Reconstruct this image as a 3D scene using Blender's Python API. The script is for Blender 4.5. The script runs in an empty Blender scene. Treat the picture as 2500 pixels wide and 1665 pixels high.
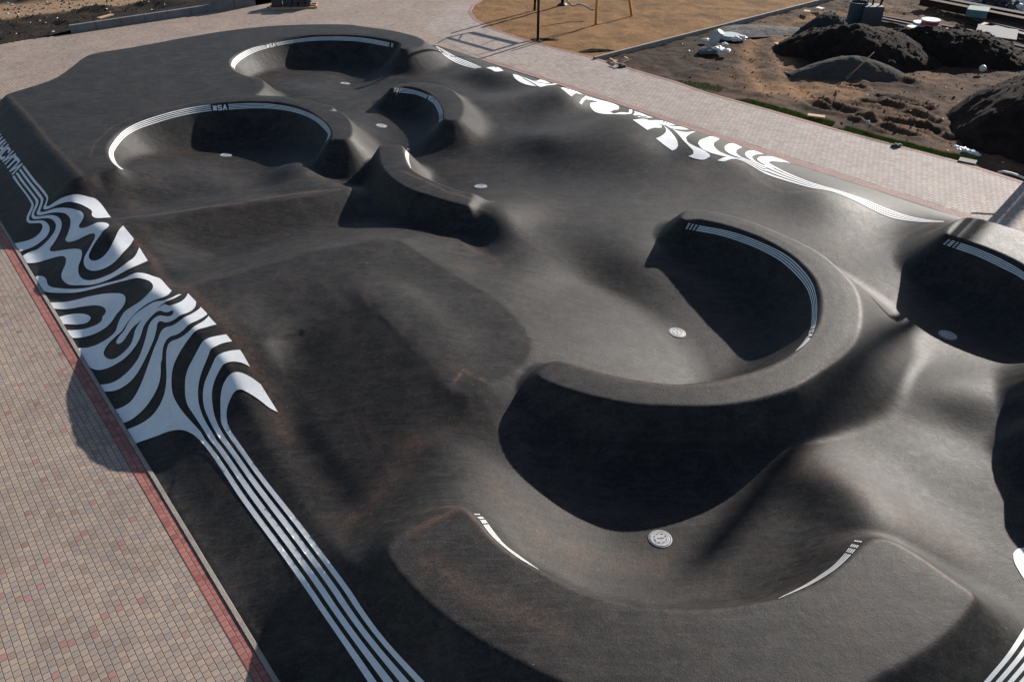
import bpy, bmesh, math, random
import numpy as np
from mathutils import Vector
from mathutils.geometry import delaunay_2d_cdt
random.seed(7); np.random.seed(7)
SC=bpy.context.scene; COL=SC.collection
# ------------------------------------------------------------------ camera model (photo 2500 x 1665)
CH=12.0; PITCH=math.radians(35.0); FPX=2000.0
cF=np.array([0,math.cos(PITCH),-math.sin(PITCH)]); cU=np.array([0,math.sin(PITCH),math.cos(PITCH)])
SUN_AZ=math.radians(41.8); SUN_EL=math.radians(24.0)
def ray(px,py):
    return np.array([px-1250.0,0,0])+cF*FPX-cU*(py-832.5)
def gnd(px,py,z=0.0):
    r=ray(px,py); t=(CH-z)/-r[2]; return np.array([r[0]*t,r[1]*t,z])
K=2500/2354.0
def D(x,y): return (x*K,y*K)
ZT={'1':(0,0,2.7506),'2':(800,0,2.7506),'3':(1650,0,2.7506),'4':(0,400,2.148),'5':(800,400,2.613),'6':(1650,480,2.7506),
    '7':(0,1050,2.55),'8':(850,1050,2.549),'9':(1650,1000,2.3576),'a':(480,60,4.361),'b':(1500,250,3.925),'c':(1050,90,5.233),
    'd':(0,300,6.031),'e':(1240,0,6.542),'g':(1000,80,4.71),'h':(2100,360,5.8875),'i':(1440,0,5.8875),'j':(1900,0,3.925),'D':(0,0,1/K),'P':(0,0,1.0)}
def zp(t,x,y):
    o=ZT[t]; return (o[0]+x/o[2],o[1]+y/o[2])
# ------------------------------------------------------------------ generic helpers
def srgb(r,g,b):
    return tuple(((c/255)/12.92 if c/255<=.04045 else ((c/255+.055)/1.055)**2.4) for c in (r,g,b))+(1,)
def link(o): COL.objects.link(o); return o
def mesh_obj(name,vs,fs,mat=None,parent=None,smooth=False,edges=()):
    me=bpy.data.meshes.new(name); me.from_pydata([tuple(map(float,v)) for v in vs],list(edges),[tuple(int(i) for i in f) for f in fs]); me.update()
    if mat: me.materials.append(mat)
    if smooth: me.polygons.foreach_set('use_smooth',[True]*len(me.polygons))
    o=link(bpy.data.objects.new(name,me))
    if parent: o.parent=parent
    return o
def tag(o,label=None,cat=None,group=None,kind=None):
    if label: o['label']=label
    if cat: o['category']=cat
    if group: o['group']=group
    if kind: o['kind']=kind
    return o
def empty(name,loc,label,cat,group=None,rz=0):
    o=link(bpy.data.objects.new(name,None)); o.location=loc; o.rotation_euler=(0,0,rz); o.empty_display_size=.3
    return tag(o,label,cat,group)
# ------------------------------------------------------------------ terrain of the pump track
UX=np.array([-.618,.786]); VX=np.array([.786,.618])
V0=1.79
def vr(u): return np.interp(u,[-10,9.86,13.38,16.15,20.4,24.88,28.76,32.5,36.46,46],[28.0,26.31,26.02,25.78,25.47,25.23,24.89,24.55,24.26,23.5])
KUX=None
U0,U1=-7.0,45.0
def uv2xy(u,v): return u*UX+v*VX
NU,NV=int((U1-U0)/.055),int(24.4/.05)
# plateaus: list of (tag,x,y,z,W)   W = horizontal length of the wall outside that edge
def cat(pts,n=5,closed=True):
    P=np.array(pts,float); N=len(P); out=[]
    for i in range(N if closed else N-1):
        p0=P[(i-1)%N] if closed or i>0 else P[i]; p1=P[i]; p2=P[(i+1)%N]; p3=P[(i+2)%N] if closed or i+2<N else P[(i+1)%N]
        for k in range(n):
            t=k/n; q=.5*((2*p1)+(-p0+p2)*t+(2*p0-5*p1+4*p2-p3)*t*t+(-p0+3*p1-3*p2+p3)*t**3)
            q[2:]=p1[2:]*(1-t)+p2[2:]*t
            out.append(q)
    if not closed: out.append(P[-1])
    return np.array(out)
def plat(pts):
    w=[]
    for q in pts:
        t,x,y,z,W=q[:5]; g=gnd(*zp(t,x,y),z); w.append((g[0],g[1],z,W,q[5] if len(q)>5 else .05))
    return cat(w,4)
IW=1.55
PLATS=[]
H1=1.35
deck=[('1',45,640,H1,1.3),('1',100,618,H1,1.2),('1',300,556,H1,1.4),('1',400,512,H1,1.6),('1',500,440,H1,1.6),('1',562,392,H1,1.6),('1',650,358,H1,2),('1',900,318,H1,2),
 ('1',1200,262,H1,2),('1',1500,212,H1,2),('1',1800,178,H1,2),('1',2100,166,H1,2),('1',2338,167,H1,2),('2',200,175,H1,2),('2',400,202,H1,2),('2',540,232,H1,1.9),('2',625,262,H1,2.6),('2',640,290,H1,4.2),
 ('2',600,310,H1,4.4),('2',530,330,H1,3.6),('2',490,322,H1,2.2),
 ('a',2180,235,H1,1.7),('a',2170,202,H1,IW),('a',2100,175,H1,IW),('a',1900,138,H1,IW),('a',1700,118,H1,IW),('a',1500,111,H1,IW),('a',1200,116,H1,IW),('a',950,145,H1,IW),('a',750,188,H1,IW),
 ('a',550,250,H1,IW),('a',430,308,H1,IW),('a',355,362,H1,IW),('a',340,400,H1,IW),('a',345,432,H1,IW),('a',370,470,H1,IW),('a',430,512,H1,IW),('a',520,548,H1,IW),('a',650,572,H1,1.7),
 ('1',1760,545,H1,2.2),('1',1765,580,H1,2.4),('1',1735,615,H1,2.4),('1',1720,640,H1,2.2),('1',1900,650,H1,2.0),('1',2100,682,H1,1.8),('1',2230,720,H1,1.8),('2',10,745,H1,1.7),('2',80,752,H1,1.7),
 ('2',135,800,H1,1.7),('2',160,860,H1,1.7),('2',155,905,H1,2.0),('2',120,930,H1,2.4),('2',25,935,H1,2.4),
 ('1',2237,930,H1,1.8),('1',2222,862,H1,IW),('1',2150,792,H1,IW),('1',2050,732,H1,IW),('1',1900,692,H1,IW),('1',1700,680,H1,IW),('1',1480,690,H1,IW),('1',1300,715,H1,IW),('1',1150,750,H1,IW),
 ('1',1000,790,H1,IW),('1',860,842,H1,IW),('1',770,902,H1,IW),('1',720,960,H1,IW),('1',708,1002,H1,IW),('1',716,1042,H1,IW),('1',742,1085,H1,IW),('1',785,1122,H1,1.8),
 ('1',740,1142,H1,4.2),('1',650,1156,H1,4.4),('1',560,1180,H1,3.2,.3),('1',520,1150,H1,2.6,.5),('1',420,1040,H1,2.5,.55),('1',330,950,H1,2.5,.55),('1',200,790,H1,2.5,.55),('1',75,660,H1,2.3,.5)]
PLATS.append((plat(deck),.0))
h3=1.1
PLATS.append((plat([('2',430,592,h3,1.6),('2',520,580,h3,1.4),('2',620,598,h3,1.4),('2',700,638,h3,1.4),('2',750,690,h3,1.4),('2',778,750,h3,1.4),('2',786,795,h3,1.6),
 ('2',820,805,h3,3.4),('2',875,800,h3,3.8),('2',900,760,h3,4.0),('2',902,700,h3,3.6),('2',875,650,h3,2.4),('2',825,604,h3,2.4),('2',740,572,h3,2.4),('2',650,557,h3,2.2),('2',560,556,h3,2.0),('2',470,572,h3,2.0)]),0))
h4=1.3
PLATS.append((plat([('2',350,985,h4,1.4),('2',354,1050,h4,1.3),('2',362,1100,h4,1.3),('2',400,1160,h4,1.3),('2',470,1220,h4,1.3),('2',560,1270,h4,1.3),('2',680,1310,h4,1.3),('2',800,1345,h4,1.3),('2',925,1376,h4,1.6),
 ('2',950,1350,h4,4.6),('2',968,1305,h4,4.2),('2',930,1295,h4,1.8),('2',840,1268,h4,1.3),('2',740,1230,h4,1.2),('2',640,1188,h4,1.2),('2',560,1138,h4,1.2),('2',527,1090,h4,1.2),('2',508,1020,h4,1.2),('2',500,985,h4,1.4),('2',470,975,h4,2.0),('2',400,975,h4,1.8)]),0))
h5=1.4
PLATS.append((plat([('6',48,150,h5,1.7),('6',150,150,h5,IW),('6',300,180,h5,IW),('6',450,225,h5,IW),('6',600,285,h5,IW),('6',750,370,h5,IW),('6',850,450,h5,IW),('6',930,540,h5,IW),('6',972,640,h5,IW),('6',982,740,h5,IW),('6',965,840,h5,IW),
 ('6',930,910,h5,IW),('6',880,970,h5,IW),('6',800,1045,h5,IW),('6',700,1108,h5,IW),('6',560,1165,h5,IW),('6',420,1205,h5,IW),('6',250,1240,h5,IW),('6',0,1262,h5,IW),('5',2000,1385,h5,IW),('5',1850,1358,h5,IW),('5',1700,1320,h5,IW),('5',1560,1280,h5,1.7),('5',1450,1262,h5,2.4),
 ('5',1385,1300,h5,3.0),('5',1352,1352,h5,1.8),('5',1450,1402,h5,1.4),('5',1600,1452,h5,1.35),('5',1800,1500,h5,1.35),('5',2000,1530,h5,1.35),('5',2221,1538,h5,1.35),('6',200,1400,h5,1.35),('6',400,1382,h5,1.35),('6',600,1338,h5,1.35),('6',800,1270,h5,1.5),
 ('6',950,1180,h5,1.7),('6',1100,1080,h5,2.0),('6',1190,980,h5,3.1),('6',1228,880,h5,3.1),('6',1235,760,h5,3.1),('6',1220,670,h5,3.1),('6',1180,590,h5,3.1),('6',1100,500,h5,3.0),('6',1000,410,h5,2.4),('6',900,345,h5,2.4),('6',750,272,h5,2.4),('6',600,208,h5,2.4),('6',450,153,h5,2.4),
 ('6',300,113,h5,2.4),('6',160,90,h5,2.4),('6',80,92,h5,2.2),('6',50,115,h5,2.0)]),0))
h6=1.5
PLATS.append((plat([('6',1820,245,h6,1.7),('6',1900,275,h6,IW),('6',2050,325,h6,IW),('6',2200,385,h6,IW),('6',2338,455,h6,IW),('P',2620,720,h6,IW),('P',2680,800,h6,IW),('P',2690,890,h6,IW),('P',2650,960,h6,IW),('P',2610,1000,h6,1.8),
 ('P',2720,1060,h6,2.4),('P',2850,960,h6,2.4),('P',2860,840,h6,2.4),('P',2800,730,h6,2.2),('P',2650,610,h6,2.2),('6',2338,240,h6,2.2),('6',2150,182,h6,2.2),('6',2010,146,h6,2.2),('6',1930,148,h6,2.2),('6',1865,180,h6,2.2)]),0))
h7=1.5
PLATS.append((plat([('8',690,482,h7,1.9),('8',790,560,h7,1.6),('8',860,640,h7,IW),('8',930,712,h7,IW),('8',1030,790,h7,IW),('8',1180,872,h7,IW),('8',1300,940,h7,IW),('8',1450,1008,h7,IW),('8',1600,1055,h7,IW),('8',1750,1090,h7,IW),('8',1900,1112,h7,IW),('8',2050,1122,h7,IW),
 ('9',0,1158,h7,IW),('9',200,1150,h7,IW),('9',400,1125,h7,IW),('9',600,1085,h7,IW),('9',800,1010,h7,IW),('9',930,920,h7,IW),('9',1020,840,h7,1.6),('9',1085,778,h7,1.8),('9',1150,750,h7,2.4),
 ('9',1210,750,h7,2.6),('9',1300,790,h7,2.6),('9',1400,850,h7,2.5),('9',1500,920,h7,2.4),('9',1600,990,h7,2.4),('9',1705,1072,h7,2.4),('9',1660,1160,h7,2.6),('9',1580,1250,h7,2.6),('9',1450,1360,h7,2.6),('9',1300,1450,h7,2.6),('9',1150,1530,h7,2.6),
 ('P',2000,1730,h7,2.6),('P',1800,1790,h7,2.6),('P',1600,1790,h7,2.5),('8',1350,1568,h7,2.2),('8',1200,1500,h7,2.0),('8',1050,1420,h7,2.0),('8',880,1330,h7,2.0),('8',750,1250,h7,1.9),('8',620,1160,h7,1.9),('8',500,1060,h7,1.9),('8',380,940,h7,1.9),('8',305,850,h7,2.0),('8',255,752,h7,2.2),
 ('8',300,690,h7,3.4),('8',380,635,h7,4.5,.2),('8',540,555,h7,4.6,.2)]),0))
h8=1.5
PLATS.append((plat([('P',2560,900,h8,1.6),('P',2640,1000,h8,IW),('P',2700,1100,h8,IW),('P',2730,1180,h8,IW),('P',2860,1200,h8,2.2),('P',2850,1070,h8,2.2),('P',2760,940,h8,2.2),('P',2640,860,h8,2.2)]),0))
# base surface control points in first-view pixels (D) : x,y,z
BASE=[
# bank crest along the left
(205,452,.95),(284,513,1.05),(312,555,.9),(345,600,.85),(385,640,.95),(434,673,1.3),(500,745,1.45),(580,815,1.3),(612,880,.92),(645,950,.74),(690,1040,.48),(745,1120,.40),(800,1200,.46),(850,1250,1.1),
# rollers of the left lane
(330,470,.6),(480,455,.5),(620,430,.4),(740,405,.35),(400,490,.9),(541,464,.85),(680,447,.8),(790,432,.7),
(450,570,.42),(600,530,.42),(720,500,.4),(800,480,.35),(520,640,1.15),(610,612,1.15),(713,582,1.15),(845,557,1.15),(912,553,1.1),
(700,755,1.2),(840,688,1.2),(760,640,1.2),(640,720,1.2),(960,620,1.05),(1060,643,1.0),(880,737,1.2),(955,816,1.12),(1042,874,1.05),(1047,903,1.0),
(900,470,.2),(1000,520,.3),(1100,560,.55),(850,440,.25),
(660,900,.76),(700,1000,.63),(720,1060,.53),(800,1080,.57),(860,1000,.79),(760,900,.92),(900,1070,.68),(980,1020,.86),(930,930,.95),(840,780,1.25),(1000,1105,.9),(967,1155,1.05),(900,1160,.75),(830,1140,.55),(1130,990,.7),(1180,1040,.5),(1100,930,.85),
# middle
(1150,700,1.1),(1250,770,.8),(1200,830,.8),(1250,560,.78),(1150,640,.98),(1200,520,.92),(1120,485,1.27),(1160,525,1.05),(1180,575,.88),(1250,490,.8),(1300,640,.55),(1350,650,.38),(1400,700,.2),(1440,585,.75),(1340,560,.75),(1300,500,.7),
(1220,1060,.4),(1300,1090,.25),(1450,1100,.1),(1555,765,.1),(1450,780,.15),(1650,740,.1),(1515,1240,.05),(1650,1200,.1),(1760,1200,.3),(1880,1180,.5),(1400,1220,.08),(1700,1100,.15),(1800,1000,.25),(1600,1050,.1),
(1103,430,.2),(1200,410,.2),(1030,380,.25),(1243,356,.46),(1455,274,1.0),(1387,288,.95),(1301,305,.85),(1250,318,.8),(1150,330,.5),
(1500,340,.85),(1400,400,.5),(1600,440,.5),(1350,470,.6),(1700,500,.5),(1600,480,.5),(1500,430,.5),(1850,540,.45),(1800,500,.5),
# inside the small rings and the far part
(515,358,.1),(400,350,.15),(600,330,.1),(325,408,1.0),(363,404,.85),(438,397,.68),(514,421,.5),(590,405,.2),(650,385,.5),(700,372,.9),(620,370,.2),
(790,190,.2),(700,165,.2),(640,150,.25),(830,150,.25),(842,175,.25),(885,165,.55),(760,178,.4),(690,187,.5),(760,215,.5),(830,230,.5),(700,205,.7),
(875,290,.3),(930,260,.3),(850,300,.4),(820,320,.5),(960,300,.3),(800,290,.7),
(1287,198,.92),(1232,209,.78),(1164,221,.7),(1096,229,.75),(1080,262,.72),(1330,270,.5),(1200,290,.5),(1110,290,.58),(1060,300,.55),(1260,250,.74),(1130,158,.78),(1061,168,.62),(993,188,.6),(930,190,.5),(1147,202,.48),(1100,200,.4),(1044,147,.48),(975,165,.4),
# right bank crest
(1600,345,.95),(1671,373,.75),(1748,418,.62),(1796,442,.6),(1881,447,.75),(1952,478,.62),(1975,500,.5),(2026,527,.38),(2067,532,.4),(2115,525,.55),(2170,510,1.0),
(1489,300,.95),(1508,319,.85),(1546,347,.75),(1618,367,.75),(1356,239,.5),(1313,223,.95),(1223,203,.55),(1187,185,.62),(1177,173,.7),(1115,157,.85),(1095,158,.75),(1061,142,.45),(1034,121,.45),(1376,263,.5),(1412,265,.8),
# right part
(2050,600,.42),(2100,560,.5),(2030,700,.3),(2100,790,.22),(2175,770,.1),(2250,750,.1),(2354,800,.15),(2000,850,.28),(1950,950,.3),(2170,894,.6),(2239,907,.65),(2354,897,.65),(2200,985,.32),(2080,960,.35),(2150,1050,.4),(2020,900,.4),(2300,1100,.35),
(1853,1021,.55),(1893,1101,.8),(1953,1165,.95),(2030,1200,1.0),(1950,1060,.55),(2100,1150,.45),(2200,1230,.4),(2312,1341,.3),(2354,1150,.3),(2354,1450,.3),(2250,1500,.3),(2150,840,.3),(2480,1200,.25),(2500,800,.2),(2500,1500,.3),
(1000,1600,.35),(1100,1750,.3),(2300,1750,.3),
]
def tps_fit(X,z,lam=.02):
    n=len(X); d=((X[:,None]-X[None])**2).sum(-1); Kk=.5*d*np.log(d+1e-12)
    A=np.zeros((n+3,n+3)); A[:n,:n]=Kk+lam*np.eye(n); A[:n,n]=1; A[:n,n+1:]=X; A[n,:n]=1; A[n+1:,:n]=X.T
    return np.linalg.solve(A,np.concatenate([z,[0,0,0]]))
def tps_eval(X,w,Q):
    n=len(X); out=np.zeros(len(Q))
    for s in range(0,len(Q),20000):
        q=Q[s:s+20000]; d=((q[:,None]-X[None])**2).sum(-1)
        out[s:s+20000]=(.5*d*np.log(d+1e-12))@w[:n]+w[n]+q@w[n+1:]
    return out
def smax(a,b,k):
    h=np.maximum(k-np.abs(a-b),0)/k; return np.maximum(a,b)+h*h*k*.25
def inpoly(P,X,Y):
    r=np.zeros(X.shape,bool); n=len(P)
    for i in range(n):
        x1,y1=P[i][:2]; x2,y2=P[(i+1)%n][:2]
        c=((y1>Y)!=(y2>Y)); r^=c&(X<(x2-x1)*(Y-y1)/((y2-y1) if y2!=y1 else 1e-9)+x1)
    return r
def plateau_height(P,pw=1.75):
    m=P[:,3].max()+.3
    x0,y0=P[:,0].min()-m,P[:,1].min()-m; x1,y1=P[:,0].max()+m,P[:,1].max()+m
    sel=np.where((GX>x0)&(GX<x1)&(GY>y0)&(GY<y1)); X=GX[sel]; Y=GY[sel]
    best=np.full(X.shape,1e9); W=np.ones(X.shape); N=len(P)
    sw=np.zeros(X.shape); sW=np.zeros(X.shape); sH=np.zeros(X.shape); sR=np.zeros(X.shape)
    for i in range(N):
        a=P[i]; b=P[(i+1)%N]; dx,dy=b[0]-a[0],b[1]-a[1]; L=dx*dx+dy*dy+1e-12
        t=np.clip(((X-a[0])*dx+(Y-a[1])*dy)/L,0,1); d=np.hypot(X-a[0]-t*dx,Y-a[1]-t*dy)
        ww=L**.5/(d+.05)**4; sw+=ww; sW+=ww*(a[3]*(1-t)+b[3]*t); sH+=ww*(a[2]*(1-t)+b[2]*t); sR+=ww*(a[4]*(1-t)+b[4]*t)
        best=np.minimum(best,d)
    W=sW/sw; ins=inpoly(P,X,Y); H=sH/sw
    d=np.where(ins,0,best); r=sR/sw; d=np.sqrt(d*d+r*r)-r
    q=np.clip(1-d/W,0,1); drop=(H+.02)*(1-q**pw)
    z=H-drop
    z=np.where(ins,H+.03*np.clip(best,0,.3),z)   # very slight crown
    return sel,z
bp=[]
for x,y,z in BASE:
    g=gnd(*D(x,y),z); bp.append((g[0],g[1],z))
for u in np.arange(-7,46,1.6):
    q=uv2xy(u,V0); bp.append((q[0],q[1],.0)); q=uv2xy(u,vr(u)); bp.append((q[0],q[1],.0))
bp=np.array(bp)
uu=np.linspace(U0,U1,NU); tt=np.linspace(0,1,NV)
UU,TT=np.meshgrid(uu,tt,indexing='ij'); VV=V0+TT*(vr(UU)-V0)
GX=UU*UX[0]+VV*VX[0]; GY=UU*UX[1]+VV*VX[1]
w=tps_fit(bp[:,:2],bp[:,2])
cs=4                                           # evaluate the smooth part coarsely, upsample bilinearly on a fine lattice
iu=np.append(np.arange(0,NU-1,cs),NU-1); iv=np.append(np.arange(0,NV-1,cs),NV-1)
Zc=tps_eval(bp[:,:2],w,np.stack([GX[np.ix_(iu,iv)].ravel(),GY[np.ix_(iu,iv)].ravel()],-1)).reshape(len(iu),len(iv))
def up(Zc,iu,iv):
    from_u=np.arange(NU); from_v=np.arange(NV)
    def cub(A,xs,xi):
        j=np.clip(np.searchsorted(xs,xi,side='right')-1,0,len(xs)-2); t=((xi-xs[j])/(xs[j+1]-xs[j]))[:,None]
        m=np.gradient(A,xs,axis=0); h=(xs[j+1]-xs[j])[:,None]
        return (2*t**3-3*t**2+1)*A[j]+(t**3-2*t**2+t)*h*m[j]+(-2*t**3+3*t**2)*A[j+1]+(t**3-t**2)*h*m[j+1]
    B=cub(Zc,iu.astype(float),from_u.astype(float)); return cub(B.T,iv.astype(float),from_v.astype(float)).T
Z=up(Zc,iu,iv)
def blur(A,s):
    k=np.exp(-.5*(np.arange(-int(3*s),int(3*s)+1)/s)**2); k/=k.sum(); n=len(k)//2
    A=np.pad(A,((n,n),(0,0)),'edge'); A=np.apply_along_axis(lambda c:np.convolve(c,k,'valid'),0,A)
    A=np.pad(A,((0,0),(n,n)),'edge'); return np.apply_along_axis(lambda c:np.convolve(c,k,'valid'),1,A)
Z=blur(Z,6.0)
Z=np.maximum(Z,.03+0*Z)
def ridge(pts,k=.10,pw=1.75):
    P=[]
    for x,y,z,W in pts:
        g=gnd(*D(x,y),z); P.append((g[0],g[1],z,W,.05))
    P=cat(P,3); sel,z=plateau_height(P,pw); Z[sel]=smax(Z[sel],z,k)
ridge([(434,673,1.3,4.2),(520,640,1.32,4.2),(610,612,1.32,4.2),(713,582,1.34,4.2),(845,557,1.34,4.4),(915,555,1.3,3.8),(985,598,1.25,4.4),(1060,643,1.2,5),(1150,700,1.15,5),(1215,780,1.1,4.8),(1195,838,1.1,4.4),(1120,882,1.15,3.6),
 (1045,900,1.12,3.2),(955,812,1.26,3.2),(880,733,1.41,3.2),(838,690,1.47,3.2),(700,762,1.17,3.2),(600,818,.93,3.2),(500,745,1.40,4.4)],.12,1.05)
# the flat face that falls away from the crest and the hip
FA,FB,FC=gnd(*D(600,818),.92),gnd(*D(838,690),1.47),gnd(*D(1045,900),1.12)
fn=np.cross(FB-FA,FC-FA); fz=FA[2]-(fn[0]*(GX-FA[0])+fn[1]*(GY-FA[1]))/fn[2]
FP=[FA[:2],FB[:2],FC[:2]]+[gnd(*D(x,y),.7)[:2] for x,y in ((1010,1000),(900,1070),(780,1080),(690,1010),(625,905))]
def dseg(a,b):
    dx,dy=b-a; t=np.clip(((GX-a[0])*dx+(GY-a[1])*dy)/(dx*dx+dy*dy),0,1); return np.hypot(GX-a[0]-t*dx,GY-a[1]-t*dy)
soft=np.minimum.reduce([dseg(FP[k],FP[(k+1)%len(FP)]) for k in range(2,len(FP))])
fw=np.where(inpoly(np.array(FP),GX,GY),np.clip(soft/1.1,0,1),0.0); fw=fw*fw*(3-2*fw)
Z=Z*(1-fw)+fz*fw; Zs=blur(Z,.8); nb=np.clip(1-np.abs(np.minimum(dseg(FP[0],FP[1]),dseg(FP[1],FP[2])))/.35,0,1); Z=Z*(1-nb)+Zs*nb
ridge([(284,513,1.06,3.2),(400,490,.95,3.2),(541,464,.88,3.0),(680,447,.82,2.6),(785,431,.75,2.2),(790,439,.75,2.4),(680,456,.82,3.0),(541,473,.88,3.2),(400,499,.95,3.4),(292,523,1.06,3.4)],.10,1.4)
SEAM=[(-10,4.2)]
for x,y,z in BASE[:14]:
    g=gnd(*D(x,y),z); SEAM.append((g[0]*UX[0]+g[1]*UX[1],g[0]*VX[0]+g[1]*VX[1]))
SEAM=sorted(SEAM)+[(46,4.2)]
SE=np.array(SEAM); vcr=np.interp(uu,SE[:,0],SE[:,1]); vcr=np.convolve(np.pad(vcr,12,'edge'),np.ones(25)/25,'valid')
def at_v(vc):
    t=(vc-V0)/(vr(uu)-V0)*(NV-1); j=np.clip(t.astype(int),0,NV-2); f=t-j; i=np.arange(NU); return Z[i,j]*(1-f)+Z[i,j+1]*f
zcr=at_v(vcr)
tau=(VV-V0)/(vcr-V0)[:,None]
def bankprof(t):
    # straight face, soft toe and rounded shoulder
    k=np.linspace(0,1,401); sl=np.clip(np.minimum(k/.12,(.84-k)/.08),.0,1)*.95+.05; c=np.concatenate([[0],np.cumsum((sl[1:]+sl[:-1])/2)]); c/=c[-1]
    return np.interp(np.clip(t,0,1),k,c)
bl=np.clip((tau-.9)/.35,0,1); bl=bl*bl*(3-2*bl)
Z=zcr[:,None]*bankprof(tau)*(1-bl)+Z*bl
for P,_ in PLATS:
    sel,z=plateau_height(P); Z[sel]=smax(Z[sel],z,.16)
# far end: nothing beyond the deck
DECKW=PLATS[0][0]
far=inpoly(np.array([(-60,30),(-60,90),(60,90),(60,30),(2,36.5),(-3.2,44.0),(-14,44.5),(-20,38.5),(-23,34),(-26,30)]),GX,GY)
CUT=far
# clamp at the kerbs
edge=np.minimum(VV-V0,(vr(UU)-VV)); Z=np.where(edge<.5,np.minimum(Z,.02+edge*1.4),Z)
def surf(X,Y):
    X=np.asarray(X,float); Y=np.asarray(Y,float)
    u=X*UX[0]+Y*UX[1]; v=X*VX[0]+Y*VX[1]
    # the UX/VX pair is not exactly orthonormal: solve for the true grid coordinates
    det=UX[0]*VX[1]-UX[1]*VX[0]; u=(X*VX[1]-Y*VX[0])/det; v=(UX[0]*Y-UX[1]*X)/det
    t=(v-V0)/(vr(u)-V0)
    fu=np.clip((u-U0)/(U1-U0)*(NU-1),0,NU-1.001); ft=np.clip(t*(NV-1),0,NV-1.001)
    i=fu.astype(int); j=ft.astype(int); a=fu-i; b=ft-j
    return (Z[i,j]*(1-a)*(1-b)+Z[i+1,j]*a*(1-b)+Z[i,j+1]*(1-a)*b+Z[i+1,j+1]*a*b)
def hits(PX):
    """first hits of photo pixels' rays on the track surface (array in, array out)"""
    PX=np.asarray(PX,float).reshape(-1,2)
    R=np.zeros((len(PX),3)); R[:,0]=PX[:,0]-1250.0; R+=cF*FPX; R-=cU*(PX[:,1:2]-832.5); R/=np.linalg.norm(R,axis=1)[:,None]
    t=(CH-2.0)/-R[:,2]; t1=(CH+.05)/-R[:,2]; done=np.zeros(len(PX),bool); lo=t.copy(); hi=t1.copy()
    for k in range(400):
        x,y,z=R[:,0]*t,R[:,1]*t,CH+R[:,2]*t; h=surf(x,y)>=z; new=h&~done; hi[new]=t[new]; done|=h
        m=~done; lo[m]=t[m]; t=np.where(m,np.minimum(t+.04,t1),t)
        if done.all() or (t[m]>=t1[m]-1e-6).all(): break
    for _ in range(12):
        m=(lo+hi)/2; h=surf(R[:,0]*m,R[:,1]*m)>=CH+R[:,2]*m; hi=np.where(h,m,hi); lo=np.where(h,lo,m)
    x,y=R[:,0]*hi,R[:,1]*hi; return np.stack([x,y,surf(x,y)],-1)
def hit(px,py): return hits([(px,py)])[0]
def nrms(x,y):
    e=.05; n=np.stack([-(surf(x+e,y)-surf(x-e,y))/(2*e),-(surf(x,y+e)-surf(x,y-e))/(2*e),np.ones_like(x)],-1); return n/np.linalg.norm(n,axis=-1)[...,None]
def nrm(x,y): return nrms(np.array([x]),np.array([y]))[0]
ZT.update({'m':(0,440,6.031),'n':(40,650,5.808),'o':(200,640,6.031),'q':(200,850,6.031),'r':(380,740,4.9),'l':(200,540,8.411)})
# ------------------------------------------------------------------ materials
def mat(name,col,rough=.7,metal=0,noise=None,bump=0,bscale=40,spec=None):
    m=bpy.data.materials.new(name); m.use_nodes=True; nt=m.node_tree; b=nt.nodes['Principled BSDF']
    b.inputs['Base Color'].default_value=(*col[:3],1); b.inputs['Roughness'].default_value=rough; b.inputs['Metallic'].default_value=metal
    if spec is not None: b.inputs['Specular IOR Level'].default_value=spec
    tc=nt.nodes.new('ShaderNodeNewGeometry')
    if noise:
        c2,sc=noise[0],noise[1]
        n=nt.nodes.new('ShaderNodeTexNoise'); n.inputs['Scale'].default_value=sc; n.inputs['Detail'].default_value=8; n.inputs['Roughness'].default_value=.65
        nt.links.new(tc.outputs['Position'],n.inputs['Vector'])
        r=nt.nodes.new('ShaderNodeValToRGB'); r.color_ramp.elements[0].position=.35; r.color_ramp.elements[1].position=.65
        r.color_ramp.elements[0].color=(*col[:3],1); r.color_ramp.elements[1].color=(*c2[:3],1)
        nt.links.new(n.outputs['Fac'],r.inputs[0]); nt.links.new(r.outputs[0],b.inputs['Base Color'])
    if bump:
        n=nt.nodes.new('ShaderNodeTexNoise'); n.inputs['Scale'].default_value=bscale; n.inputs['Detail'].default_value=6
        nt.links.new(tc.outputs['Position'],n.inputs['Vector'])
        bp_=nt.nodes.new('ShaderNodeBump'); bp_.inputs['Strength'].default_value=bump; bp_.inputs['Distance'].default_value=.05
        nt.links.new(n.outputs['Fac'],bp_.inputs['Height']); nt.links.new(bp_.outputs[0],b.inputs['Normal'])
    return m
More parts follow.
